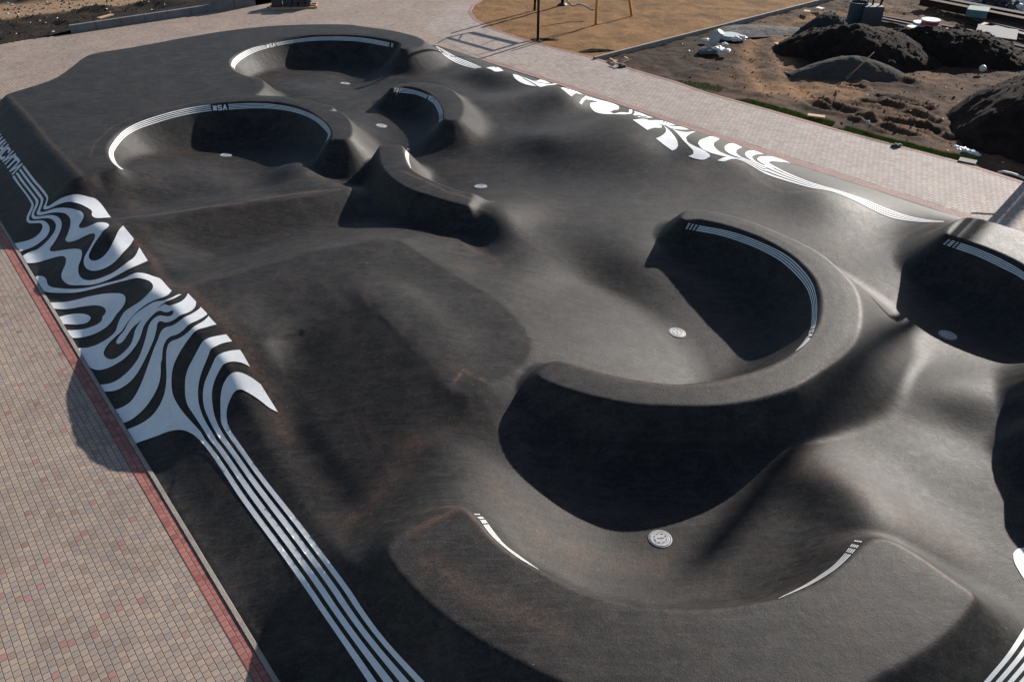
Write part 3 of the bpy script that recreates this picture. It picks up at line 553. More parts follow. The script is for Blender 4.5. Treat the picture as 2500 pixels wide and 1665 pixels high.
blk(Z_('o',1325,428,1280,480,1200,522,1060,570,940,635,830,720,730,820,650,930,590,1020,500,1100,400,1200,340,1290,325,1345,345,1395,400,1430,470,1430,560,1380,660,1290,730,1200,765,1100,785,1020,830,930,900,840,1000,755,1110,685,1225,622,1255,635,1290,645,1340,632,1420,605,1490,565,1540,510,1560,465,1500,400))
lay_.append((1,smooth_loop(Z_('o',1470,480,1380,530,1250,585,1100,690,950,800,830,900,750,970,690,1050,640,1130,585,1190,540,1212,510,1195,515,1160,560,1090,620,1020,680,910,740,820,830,740,950,655,1080,588,1200,570,1320,530,1430,480))))
blk(Z_('n',340,340,375,355,450,375,560,382,700,383,850,378,1000,350,1200,300,1400,245,1560,205,1660,180,1720,172,1820,190,1900,225,1938,275,1930,330,1880,385)+Z_('o',950,500,850,590,740,660,640,730,570,830,530,930,500,1020,440,1085,350,1150,200,1230,100,1260)+Z_('n',1000,1160,870,1168,820,1175,740,1025,775,1020,850,1022,950,1010,1080,975,1200,920,1300,850,1370,770,1420,690,1490,610,1540,530,1550,470,1535,420,1490,395,1400,388,1250,395,1050,430,850,480,700,510,560,518,485,518,440,515))
blk(Z_('n',500,600,530,605,650,615,780,605,920,580,1080,560,1180,565,1250,595,1272,640,1260,680,1225,720,1215,770,1180,810,1100,850,980,890,850,908,710,912,670,912))
lay_.append((1,smooth_loop(Z_('n',570,735,605,725,720,695,820,680,900,676,980,685,1035,705,1058,735,1045,770,990,810,900,828,780,830,665,825,640,826))))
paint_layers('painted_wave',lay_,5.0,track,left_clip)
# right-hand waves
R_=[]
def wr(*a): R_.append((1,smooth_loop(list(a),lim=42)))
wr(*Z_('c',715,402,780,393,870,398,940,442,830,450,780,425))
wr(*Z_('c',1055,483,1100,490,1150,510,1200,545,1300,600,1360,638,1290,630,1180,600,1110,560,1070,520))
wr(*Z_('c',1150,508,1250,545,1340,580,1430,600,1530,610,1600,603,1695,610,1600,616,1500,628,1400,645,1340,610,1250,560))
wr(*Z_('c',1400,555,1440,560,1540,600,1450,596,1360,580,1300,565,1360,570))
wr(*(Z_('c',1665,658,1785,650,1870,700,1950,745,2100,795,2355,865)+Z_('b',40,40,46,60,30,76,0,78)+Z_('c',2300,965,2345,985)+Z_('b',60,100,130,105,145,90,138,72,170,75,172,95,160,115,100,120,0,118)+Z_('c',2200,990,2100,960,2060,920,2042,880,2050,850,2150,840,2080,820,1990,805,1960,830,1935,875,1905,850,1955,785,2000,760,1900,735,1870,728,1840,740,1805,770)))
wr(*Z_('b',190,88,260,110,325,137,370,150,310,153,240,148,175,122,195,110))
wr(*Z_('b',175,172,290,165,350,185,420,210,455,230,450,248,420,250,385,248,315,270))
wr(*Z_('b',330,178,450,180,590,225,500,226,430,212))
wr(*Z_('b',490,226,560,236,640,240,715,265,620,265,540,250))
wr(*Z_('b',470,228,500,250,560,310,600,370,610,420,590,450,555,467,480,415,397,350,450,325,490,290,495,260))
wr(*Z_('b',510,235,580,270,680,290,780,283,720,310,685,340,700,380,760,420,850,460,910,500,915,525,860,553,780,545,708,522,755,500,755,470,720,430,660,370,620,320,560,265))
wr(*Z_('b',930,332,1008,355,955,390,950,420,990,465,1060,500,1130,525,1200,545,1100,530,1000,510,900,480,830,440,800,400,815,370,860,350))
wr(*Z_('b',985,562,1060,528,1160,535,1110,550,1050,570))
wr(*Z_('b',1120,397,1225,435,1170,460,1165,490,1200,520,1270,552,1200,532,1110,500,1060,465,1055,430,1080,408))
wr(*Z_('b',1310,465,1430,500,1340,510,1315,530,1340,560,1400,590,1340,570,1270,530,1250,505,1260,480))
wr(*Z_('b',1500,522,1690,585,1560,572,1490,573,1465,590,1530,640,1400,580,1365,550,1385,530,1440,522))
wr(*(Z_('9',2004,793,1960,805,1940,830,1945,870,1975,930,2020,1000)+Z_('P',2560,1420,2560,1310)))
paint_layers('painted_petal',R_,2.6,track)
def band(name,top,bot,ns=4,duty=.60,N=60,gaps=(),dots=(False,False),m=2,parent=track):
    """ns parallel stripes between two photo curves laid onto the track"""
    T=curve(top,N); Bc=curve(bot,N); vs=[];fs=[]
    per=1/(ns-(1-duty)); wd=duty*per
    mid_=(T+Bc)/2
    s=np.concatenate([[0],np.cumsum(np.hypot(*np.diff((T+Bc)/2,axis=0).T))]); s/=s[-1]
    gg=[]
    for q in gaps:
        if len(q)==2: gg.append(q)
        else:
            a_=s[np.argmin(np.hypot(*(mid_-np.array(zp(q[0],q[1],q[2]))).T))]; b_=s[np.argmin(np.hypot(*(mid_-np.array(zp(q[0],q[3],q[4]))).T))]; gg.append((min(a_,b_)-.004,max(a_,b_)+.004))
    for k in range(ns):
        vs=[];fs=[]; f0=k*per; rows=lays([T[i]*(1-f)+Bc[i]*f for i in range(N) for f in np.linspace(f0,f0+wd,m)]).reshape(N,m,3)
        for i in range(N-1):
            c=(s[i]+s[i+1])/2
            if any(a<=c<=b for a,b in gg):
                if fs and any(b-a>.03 for a,b in gg if a<=c<=b): mesh_obj('painted_stripe',vs,fs,M['paint'],parent,smooth=True); vs=[];fs=[]
                continue
            q=[rows[i][0],rows[i][-1],rows[i+1][-1],rows[i+1][0]]
            if max(np.linalg.norm(q[a]-q[a-1]) for a in range(4))>1.0: continue
            b0=len(vs); 
            for j in range(m): vs+= [rows[i][j],rows[i+1][j]]
            for j in range(m-1):
                f=(b0+2*j,b0+2*j+1,b0+2*j+3,b0+2*j+2); a,b_,c_=[vs[x] for x in f[:3]]
                fs.append(f if np.cross(b_-a,c_-a)[2]>0 else f[::-1])
        if fs: mesh_obj('painted_stripe',vs,fs,M['paint'],parent,smooth=True)
DG=((.010,.018),(.030,.038),(.052,.058))
def DGe(s): return tuple((1-b,1-a) for a,b in s)
BANDS=[
 (Z_('b',1110,533,1200,538,1300,560,1450,615)+Z_('3',600,1085,730,1155,900,1225,1100,1285,1250,1335,1400,1397,1550,1450,1700,1480,1800,1490),Z_('b',1110,545,1200,556,1300,605,1450,690)+Z_('3',750,1220,900,1262,1050,1290,1200,1350,1350,1425,1450,1465,1600,1490,1800,1495),80,()),
 (Z_('c',90,128,200,190,350,270,500,330,660,398),Z_('c',70,128,150,215,250,290,350,345,450,380,580,413),30,()),
 (Z_('9',2004,1255,1900,1410,1800,1530,1740,1600),Z_('9',2250,1255,2140,1410,2040,1530,1960,1620),20,()),
 (Z_('a',368,450,372,410,400,370,480,310,600,255,735,225,850,200,950,180,1100,158,1250,140,1400,135,1550,135,1700,142,1850,160,1950,178,2095,208),Z_('a',405,480,410,450,440,410,520,350,630,295,745,260,860,232,950,215,1100,192,1250,178,1400,173,1550,175,1700,182,1850,203,1950,222,2090,248),90,(('a',738,240,845,220),)+DGe(DG)[:2]),
 (Z_('1',810,1140,760,1100,733,1050,732,1010,760,960,820,890,900,840,1000,800,1150,755,1300,722,1430,705,1530,703,1700,697,1850,705,2000,735,2120,785,2200,850,2222,900,2210,930,2185,962),Z_('1',830,1143,790,1110,765,1060,763,1030,790,980,850,915,930,870,1030,835,1170,793,1300,765,1420,748,1530,740,1700,730,1850,735,2000,763,2110,810,2180,870,2205,905,2200,930,2183,966),110,(('1',1422,728,1532,722),)),
 (Z_('2',450,594,520,597,600,615,680,645,720,665,755,710,772,760,772,808),Z_('2',440,620,520,628,600,640,670,670,705,690,735,735,750,780,748,826),70,(('2',673,655,716,680),(.03,.045),(.075,.09),(.955,.97),(.91,.925))),
 (Z_('2',527,1000,520,1040,530,1080,557,1135),Z_('2',555,1005,545,1040,545,1080,560,1135),24,((.06,.10),)),
 (Z_('6',85,180,150,195,300,222,450,262,600,322,750,400,850,490,920,590,948,700,948,800,940,860,905,950,860,1000,802,1043),Z_('6',65,218,130,230,280,258,420,300,570,360,710,440,810,530,880,620,910,710,915,800,908,870,880,945,850,990,800,1043),120,(('6',926,866,897,948),(.006,.014),(.024,.031),(.044,.050))),
 (Z_('6',1830,290,1900,310,2050,362,2200,430,2338,512)+Z_('P',2580,740),Z_('6',1795,320,1865,345,2020,400,2170,470,2338,562)+Z_('P',2570,755),70,((.012,.03),(.055,.068),(.09,.1))),
 (Z_('8',782,522,822,562,850,605,900,665,960,720,1050,790,1180,868),Z_('8',814,522,856,565,880,600,925,660,975,715,1060,780,1185,868),60,((.015,.05),(.085,.11),(.15,.165))),
 (Z_('9',1072,758,1040,800,1000,845,930,910,850,965,750,1020,590,1089),Z_('9',1033,752,995,800,960,845,900,905,830,955,740,1012,590,1087),60,((.012,.05),(.085,.11),(.15,.165))),
]
for k,(a,b,N,g) in enumerate(BANDS):
    band('painted_stripe',a,b,4,.54 if k else .6,N,g)
# lettering on the left bank and the marks inside the bowls
GL={'I':[[(0,0),(.3,0),(.3,.45),(.72,1),(1,1),(1,1),(.7,1),(.7,1)]],}
def glyph(ch):
    if ch=='И': return [[(0,0),(.28,0),(.28,1),(0,1)],[(.72,0),(1,0),(1,1),(.72,1)],[(.26,.02),(.26,.36),(.74,.98),(.74,.62)]]
    if ch=='Н': return [[(0,0),(.28,0),(.28,1),(0,1)],[(.72,0),(1,0),(1,1),(.72,1)],[(.27,.4),(.73,.4),(.73,.62),(.27,.62)]]
    if ch=='Т': return [[(.34,0),(.64,0),(.64,.8),(.34,.8)],[(0,.78),(1,.78),(1,1),(0,1)]]
    if ch=='С' or ch=='S':
        return [[(0,.14),(.2,0),(.8,0),(1,.14),(1,.34),(.72,.34),(.72,.2),(.28,.2),(.28,.8),(.72,.8),(.72,.66),(1,.66),(1,.86),(.8,1),(.2,1),(0,.86)]] if ch=='С' else [[(0,.1),(.15,0),(.85,0),(1,.12),(1,.5),(.85,.6),(.3,.6),(.3,.75),(1,.75),(1,.9),(.85,1),(.15,1),(0,.9),(0,.52),(.15,.42),(.7,.42),(.7,.25),(0,.25)]]
    if ch=='A': return [[(0,0),(.3,0),(.36,.25),(.64,.25),(.7,0),(1,0),(.66,1),(.34,1)]]
    if ch=='Л': return [[(0,0),(.25,0),(.42,.8),(.72,.8),(.72,0),(1,0),(1,1),(.25,1)]]
    if ch=='*': return [[(.1,0),(.42,.1),(.75,0),(1,.2),(.85,.5),(1,.8),(.72,1),(.45,.88),(.15,1),(0,.78),(.12,.5),(0,.22)]]
def word(cells,parent,name='painted_letter'):
    L=[]
    for ch,bl,br,tl,tr in cells:
        bl,br,tl,tr=[np.array(zp(*q)) for q in (bl,br,tl,tr)]
        for poly in glyph(ch):
            P_=[]
            for i in range(len(poly)):
                a,b=poly[i],poly[(i+1)%len(poly)]
                for t in (0,.5):
                    x=a[0]*(1-t)+b[0]*t; y=a[1]*(1-t)+b[1]*t; P_.append((bl*(1-x)+br*x)*(1-y)+(tl*(1-x)+tr*x)*y)
            L.append((1,np.array(P_)))
    return paint_layers(name,L,3.0,parent)
d_=lambda x,y:('d',x,y)
word([('И',d_(138,716),d_(188,778),d_(292,556),d_(343,612)),('Т',d_(85,645),d_(135,700),d_(230,482),d_(300,550)),('И',d_(38,575),d_(80,628),d_(192,412),d_(242,468)),('С',d_(-22,505),d_(35,568),d_(118,345),d_(175,402)),
      ('Н',d_(-70,440),d_(-28,495),d_(88,280),d_(135,328)),('И',d_(-125,368),d_(-82,422),d_(30,208),d_(86,258)),('Л',d_(-190,280),d_(-140,345),d_(-45,120),d_(22,180))],track)
def mark(tag_,q0,q1,q2,q3):
    """three stout glyphs in a quad: bottom-left, bottom-right, top-left, top-right"""
    P4=[np.array(q,float) for q in (q0,q1,q2,q3)]; c=[]
    for k,ch in enumerate('*SA'):
        x0,x1=k*.34+.01,k*.34+.31
        f=lambda x,y:tuple((P4[0]*(1-x)+P4[1]*x)*(1-y)+(P4[2]*(1-x)+P4[3]*x)*y)
        c.append((ch,(tag_,*f(x0,0)),(tag_,*f(x1,0)),(tag_,*f(x0,1)),(tag_,*f(x1,1))))
    word(c,track,'painted_emblem')
mark('a',(750,258),(845,238),(738,222),(832,198)); mark('1',(1430,748),(1528,742),(1425,712),(1525,705))
mark('2',(672,672),(706,694),(684,640),(722,662)); mark('6',(908,872),(885,945),(944,862),(910,945))
# drain covers
def drain(t,x,y,turn):
    h=hit(*zp(t,x,y)); n=Vector(nrm(h[0],h[1])); q=n.to_track_quat('Z','Y').to_matrix(); a=math.radians(turn)
    def put(r,th,z): v=q@Vector((r*math.cos(th+a),r*math.sin(th+a),z)); return (h[0]+v.x,h[1]+v.y,h[2]+v.z)
    vs=[];fs=[];S=40; prof=[(0,.022),(.135,.022),(.14,.018),(.15,.018),(.155,.024),(.190,.022),(.194,.010),(.202,.010),(.206,.018),(.222,.016),(.226,-.05)]
    for r,z in prof: vs+=[put(r,2*math.pi*k/S,z) for k in range(S)]
    for i in range(len(prof)-1):
        for k in range(S): fs.append((i*S+k,i*S+(k+1)%S,(i+1)*S+(k+1)%S,(i+1)*S+k))
    o=mesh_obj('drain_cover',vs,fs,M['drain'],track,smooth=False)
    vs=[];fs=[]
    def seg(r0,r1,t0,t1):
        b=len(vs); m_=5
        for k in range(m_+1):
            th=t0+(t1-t0)*k/m_; vs.append(put(r0,th,.026)); vs.append(put(r1,th,.026))
        for k in range(m_): fs.append((b+2*k,b+2*k+1,b+2*k+3,b+2*k+2))
    for k in range(8): seg(.105,.122,k*math.pi/4+.12,k*math.pi/4+.62)
    for k in range(7):
        x0=-.062+k*.018; b=len(vs)
        for X,Y in ((x0,-.014),(x0+.011,-.014),(x0+.011,.014),(x0,.014)): 
            v=q@Vector((X*math.cos(a)-Y*math.sin(a),X*math.sin(a)+Y*math.cos(a),.026)); vs.append((h[0]+v.x,h[1]+v.y,h[2]+v.z))
        fs.append((b,b+1,b+2,b+3))
    seg(.194,.203,0,math.pi*2/3); seg(.194,.203,math.pi*2/3,math.pi*4/3); seg(.194,.203,math.pi*4/3,math.pi*2)
    mesh_obj('cover_marks',vs,fs,M['drainmark'],o)
for a in (('a',1580,632,0),('1',1517,1045,0),('2',360,848,0),('2',1027,1255,10),('P',1653,813,20),('6',1825,932,0),('8',1942,677,-5)): drain(*a)
# ------------------------------------------------------------------ setting
def G2(t,x,y,z=0): g=gnd(*zp(t,x,y),z); return (g[0],g[1])
def poly_sheet(name,pts,z,m,kind='structure'):
    loop=[Vector(p[:2]) for p in pts]; v,e,f,*_=delaunay_2d_cdt(loop,[(i,(i+1)%len(loop)) for i in range(len(loop))],[],1,1e-5)
    fs=[t if ((v[t[1]]-v[t[0]]).cross(v[t[2]]-v[t[0]]))>0 else tuple(reversed(t)) for t in [tuple(x) for x in f]]
    o=mesh_obj(name,[(p[0],p[1],z) for p in v],fs,m); o['kind']=kind; return o
def uvp(u,v): q=uv2xy(u,v); return (float(q[0]),float(q[1]))
M['earth']=soil_material('distant_earth',(.012,.010,.009),(.05,.034,.024),sc=.3)
g=mesh_obj('ground',[(-400,-120,-.5),(400,-120,-.5),(400,600,-.5),(-400,600,-.5)],[(0,1,2,3)],M['earth']); g['kind']='structure'
EDGE=[G2('1',-700,430),G2('1',0,302),G2('1',130,275),G2('1',480,228),G2('1',1720,40),G2('1',2100,-25)]       # far left edge of paving
far_c=G2('P',1000,-90)
GRASSL=[G2('2',1300,-60),G2('2',1130,-20),G2('2',1030,8),G2('2',975,35),G2('2',952,80),G2('2',985,130),G2('2',1060,175),G2('2',1160,215),G2('2',1370,290),G2('2',1600,345),G2('2',1795,395)]
SOILL=[G2('3',0,555),G2('3',200,625),G2('3',600,735),G2('3',1100,880),G2('3',1500,985),G2('3',1900,1090),G2('3',2338,1230)]
ext=lambda a,b,L:(b[0]+(b[0]-a[0])/math.hypot(b[0]-a[0],b[1]-a[1])*L,b[1]+(b[1]-a[1])/math.hypot(b[0]-a[0],b[1]-a[1])*L)
PAVE=[uvp(-12,-20),uvp(-12,40)]+[ext(SOILL[-2],SOILL[-1],18)]+SOILL[::-1]+GRASSL[::-1]+[far_c,ext(EDGE[-2],EDGE[-1],6)]+EDGE[::-1]+[uvp(40,-20)]
poly_sheet('pavement',PAVE,0.0,M['paver'])
KR=[uvp(u,vr(u)+.40) for u in (35.0,-10)]
poly_sheet('pavement',[KR[0],KR[1]]+[ext(SOILL[-2],SOILL[-1],18)]+SOILL[::-1]+GRASSL[:2:-1]+[G2('2',850,30),G2('2',640,200)],.004,M['paver2'])
def kerbstrip(name,pts,w,h,m,z0=-.3,label=None):
    P_=[np.array(p) for p in pts]; vs=[];fs=[]
    for i,p in enumerate(P_):
        a=P_[max(i-1,0)];b=P_[min(i+1,len(P_)-1)]; d=(b-a)/np.hypot(*(b-a)); n=np.array([-d[1],d[0]])*w/2
        for q,z in ((p-n,z0),(p-n,h-.01),(p-n*.85,h),(p+n*.85,h),(p+n,h-.01),(p+n,z0)): vs.append((q[0],q[1],z))
    for i in range(len(P_)-1):
        for k in range(5): fs.append((i*6+k,(i+1)*6+k,(i+1)*6+k+1,i*6+k+1))
    o=mesh_obj(name,vs,fs,m); o['kind']='structure'; return o
def run(u0,u1,vf,step=1.0): return [uvp(u,vf(u)) for u in np.arange(u0,u1+.01,step)]
kerbstrip('kerb',run(-10,37.2,lambda u:V0-.045),.085,.03,M['kerb'])
kerbstrip('kerb',run(-10,35.0,lambda u:vr(u)+.05),.095,.03,M['kerb'])
def strip_sheet(name,f0,f1,u0,u1,z,m):
    a=run(u0,u1,f0,2.);b=run(u0,u1,f1,2.); n=len(a); vs=[(*p,z) for p in a]+[(*p,z) for p in b]
    o=mesh_obj(name,vs,[(i,i+1,n+i+1,n+i) if False else (i,n+i,n+i+1,i+1) for i in range(n-1)],m); 
    o.data.flip_normals() if o.data.polygons[0].normal.z<0 else None; o['kind']='structure'; return o
strip_sheet('red_paving_band',lambda u:V0-.335,lambda u:V0-.09,-10,37.4,.005,M['redpaver'])
M['redpaver2']=paver_material('faded_red_pavers',((0,(.28,.13,.11)),(.5,(.33,.16,.135)),(1,(.24,.12,.10))),(.07,.04,.035))
strip_sheet('red_paving_band',lambda u:vr(u)+.10,lambda u:vr(u)+.40,-10,35.2,.005,M['redpaver2'])
kerbstrip('paving_edge_course',[GRASSL[i] for i in range(2,11)]+SOILL+[ext(SOILL[-2],SOILL[-1],18)],.22,.012,M['redpaver2'])
# dry grass rectangle of the playground
GC=[G2('i',60,858),G2('i',2355,270),ext(G2('i',60,858),G2('i',2355,270),30)]
GPOLY=GRASSL[::-1]+[far_c,(GC[2][0]-8,GC[2][1]+25),GC[2]]
_NL={}
def _lat(seed,o):
    if (seed,o) not in _NL:
        r=np.random.RandomState(seed)
        for k in range(7): _NL[(seed,k)]=r.rand(128,128)
    return _NL[(seed,o)]
def vnoise(X,Y,s,seed,octv=5):
    out=np.zeros_like(X); a=1.;tot=0
    for o in range(octv):
        L=_lat(seed,o); x=(X/s*2**o)%127; y=(Y/s*2**o)%127; i=x.astype(int);j=y.astype(int);fx=x-i;fy=y-j; fx=fx*fx*(3-2*fx);fy=fy*fy*(3-2*fy)
        out+=a*(L[i,j]*(1-fx)*(1-fy)+L[i+1,j]*fx*(1-fy)+L[i,j+1]*(1-fx)*fy+L[i+1,j+1]*fx*fy); tot+=a; a*=.55
    return out/tot-.5
def grid_sheet(name,poly,res,hf,m,kind='structure',attr=None):
    P_=np.array([p[:2] for p in poly]); xs=np.arange(P_[:,0].min(),P_[:,0].max()+res,res); ys=np.arange(P_[:,1].min(),P_[:,1].max()+res,res)
    X,Y=np.meshgrid(xs,ys,indexing='ij'); Zs=hf(X,Y); idx=np.arange(X.size).reshape(X.shape)
    cx=(X[:-1,:-1]+X[1:,1:])/2; cy=(Y[:-1,:-1]+Y[1:,1:])/2; k=inpoly(P_,cx,cy)
    f=np.stack([idx[:-1,:-1],idx[1:,:-1],idx[1:,1:],idx[:-1,1:]],-1)[k]; used=np.zeros(X.size,bool); used[f.ravel()]=1; rm=np.cumsum(used)-1
    vs=np.stack([X.ravel(),Y.ravel(),Zs.ravel()],-1)[used]; o=mesh_obj(name,vs,rm[f],m,smooth=True); o['kind']=kind
    if attr is not None:
        a=o.data.attributes.new('track','FLOAT','POINT'); a.data.foreach_set('value',attr(X,Y).ravel()[used].astype(np.float32))
    return o
grid_sheet('dry_grass_area',GPOLY,.12,lambda X,Y:-.02+.09*np.clip(vnoise(X,Y,.7,3,6)+.1,-.3,.5),M['straw'],attr=lambda X,Y:np.clip((vnoise(X,Y,1.4,61,6)-.10)*6,0,.8))
kerbstrip('kerb',[GC[0],GC[1],GC[2]],.12,.12,M['kerb'],z0=-.6)
# building-site soil on the right
def segd(X,Y,pts):
    d=np.full(X.shape,1e9)
    for a,b in zip(pts[:-1],pts[1:]):
        dx,dy=b[0]-a[0],b[1]-a[1]; t=np.clip(((X-a[0])*dx+(Y-a[1])*dy)/(dx*dx+dy*dy),0,1); d=np.minimum(d,np.hypot(X-a[0]-t*dx,Y-a[1]-t*dy))
    return d
SP=[(GC[0][0]+.05,GC[0][1]-.05)]+SOILL+[ext(SOILL[-2],SOILL[-1],18)]+[(70,26),(95,110),(30,110),GC[2]]
R1=[G2('3',620,590),G2('3',520,470),G2('3',500,330),G2('3',560,230),G2('3',700,160),G2('3',1000,80),G2('3',1500,20)]
R2=[G2('3',900,640),G2('3',740,480),G2('3',700,330),G2('3',720,260),G2('3',760,200)]
R3=[G2('3',700,560),G2('3',1000,620),G2('3',1400,560),G2('3',1900,540)]; R4=[G2('3',900,620),G2('3',1300,720),G2('3',1700,830),G2('3',1900,960),G2('3',2100,1000)]
RUTS=[(*[G2('3',*q) for q in L],w) for L,w in (([(950,690),(1080,715),(1220,760)],.3),([(1250,670),(1450,700),(1650,760)],.22),([(1480,670),(1600,690),(1720,720)],.2),([(1310,790),(1550,810),(1800,860)],.24),([(1400,720),(1580,750),(1760,800)],.22),
 ([(1320,530),(1440,535),(1560,545)],.35),([(900,640),(1000,665),(1100,700)],.12),([(1350,640),(1500,655),(1700,690)],.12),([(1230,770),(1400,840),(1600,890)],.22),([(1140,560),(1200,570),(1250,575)],.18),([(1650,820),(1750,860),(1850,910)],.2))]
def soil_h(X,Y):
    e=segd(X,Y,SOILL+[ext(SOILL[-2],SOILL[-1],18)]); k=np.clip(e/1.2,0,1)
    z=-.10+.30*vnoise(X,Y,1.9,11,6)*k+.12*vnoise(X,Y,.35,12,3)*k
    for q,w,h in ((R1,.45,-.10),(R2,.4,-.08)): z+=h*np.exp(-(segd(X,Y,q)/w)**2)
    wb=.25*vnoise(X,Y,1.1,51,3)
    for q in RUTS:
        d=np.abs(segd(X,Y,list(q[:-1]))+wb); w_=q[-1]; z+=-.12*np.exp(-(d/w_)**2)+.09*np.exp(-((d-w_*1.7)/(w_*.6))**2)
    tr=segd(X,Y,[G2('3',900,625),G2('3',1350,720),G2('3',1800,850)]); ph=(X*.9+Y*.4)/.28; z+=.05*np.exp(-(tr/.45)**2)*np.sin(ph*2*math.pi)
    return np.where(e<.5,np.minimum(z,-.02),np.minimum(z,.18))
def soil_t(X,Y):
    n=vnoise(X,Y,2.5,21,6); d=np.minimum(segd(X,Y,R1),segd(X,Y,R2)); d2=np.minimum(segd(X,Y,R3)/3.2,segd(X,Y,R4)/2.6)
    t=np.exp(-(d/.55)**2)+np.clip(1.25-d2,0,1)*np.clip(.62+n*2.2,0,1); t=np.maximum(t,np.clip((vnoise(X,Y,5,31,5))*3.5,0,.75)*(Y>44)); return np.clip(t*(.75+n),0,1)
grid_sheet('bare_ground',SP,.13,soil_h,M['soil'],attr=soil_t)
def lump(name,cx,cy,rx,ry,h,m,label,catg,rot=0,seed=1,rough=.16,res=130,base=-.15,power=1.0,group=None,flat=0):
    r=np.random.RandomState(seed); vs=[];fs=[]; n=res
    xs=np.linspace(-1.15,1.15,n); X,Y=np.meshgrid(xs,xs,indexing='ij'); a=np.arctan2(Y,X); rad=np.hypot(X,Y)
    wob=1+.16*np.sin(a*2+seed)+.09*np.sin(a*3+seed*2.1)+.05*np.sin(a*5+seed*1.3)
    q=np.clip(1-rad/wob,-.3,1); prof=np.where(q>0,np.sin(np.clip(q,0,1)*math.pi/2)**power,q*.6)
    if flat: prof=np.minimum(prof,1-flat)/(1-flat)
    c,s=math.cos(rot),math.sin(rot); WX=cx+X*rx*c-Y*ry*s; WY=cy+X*rx*s+Y*ry*c
    WZ=base+h*prof+rough*.55*np.abs(vnoise(WX+3,WY+9,.55,seed+15,5))*np.clip(q*6,0,1)+rough*(vnoise(WX+seed*7,WY+seed*3,1.1,seed,6))*np.clip(q*5,0,1)+rough*.55*vnoise(WX,WY,.34,seed+5,4)*np.clip(q*5,0,1)
    idx=np.arange(n*n).reshape(n,n); f=np.stack([idx[:-1,:-1],idx[1:,:-1],idx[1:,1:],idx[:-1,1:]],-1); k=(q[:-1,:-1]>-.12); 
    vs=np.stack([WX.ravel()-cx,WY.ravel()-cy,WZ.ravel()],-1); o=mesh_obj(name,vs,f[k],m,smooth=True); o.location=(cx,cy,0)
    if rough>=.16 and h>.5:
        ii=np.argwhere(q>-.02); pick=ii[r.choice(len(ii),min(len(ii),900),replace=False)]; cv=[];cf=[]
        for i,j in pick:
            x,y,z=WX[i,j]-cx,WY[i,j]-cy,WZ[i,j]; s_=.02+.07*r.rand()**3; b=len(cv); a0=r.rand()*6
            for t_ in range(5): cv.append((x+s_*math.cos(a0+t_*1.257)*r.uniform(.6,1.2),y+s_*math.sin(a0+t_*1.257)*r.uniform(.6,1.2),z-.02))
            cv.append((x+s_*.2,y,z+s_*r.uniform(.5,1.0))); cf+=[(b+t_,b+(t_+1)%5,b+5) for t_ in range(5)]
        c_=mesh_obj('loose_clods',cv,cf,m,o); c_['kind']='stuff'
    return tag(o,label,catg,group)
def at(t,x,y,z=0): return G2(t,x,y,z)
M['gravdark']=soil_material('dark_gravel',(.018,.018,.018),(.042,.041,.04),sc=5)
PG='soil heaps on the building site'
c=at('j',760,590); lump('soil_heap',c[0]+.5,c[1]+1.3,3.9,2.7,1.5,M['pile'],'tall dark brown soil heap behind the small grey sand pile','soil heap',seed=3,power=.9,rot=-.1,group=PG,rough=.3)
c=at('j',400,400); lump('gravel_heap',c[0]+.6,c[1]+.9,2.0,1.8,1.35,M['gravdark'],'black gravel heap leaning against the left flank of the tall soil heap','gravel heap',seed=5,group=PG)
c=at('j',1700,590); lump('soil_heap',c[0],c[1]+1.5,3.9,2.6,1.25,M['pile'],'long low soil heap right of the tall one, beside the pale slab','soil heap',seed=8,power=.8,rot=-.25,group=PG,rough=.4,flat=.1)
c=at('j',740,745); lump('sand_pile',c[0],c[1]+.9,2.5,1.25,.85,M['sand'],'small smooth grey sand pile with a shovel stuck in it','sand pile',seed=2,rough=.12)
c=at('P',2600,330); lump('soil_heap',c[0]+.9,c[1]+.6,5.6,4.2,2.7,M['pilebrown'],'huge brown soil heap cut by the right edge, nearest the paving','soil heap',seed=12,power=.85,group=PG,rough=.3)
c=at('3',540,200); lump('gravel_patch',c[0],c[1],3.0,1.1,.16,M['gravel'],'thin patch of pale gravel by the kerb of the dry grass','gravel',seed=4,rot=.15,base=-.06,rough=.1)
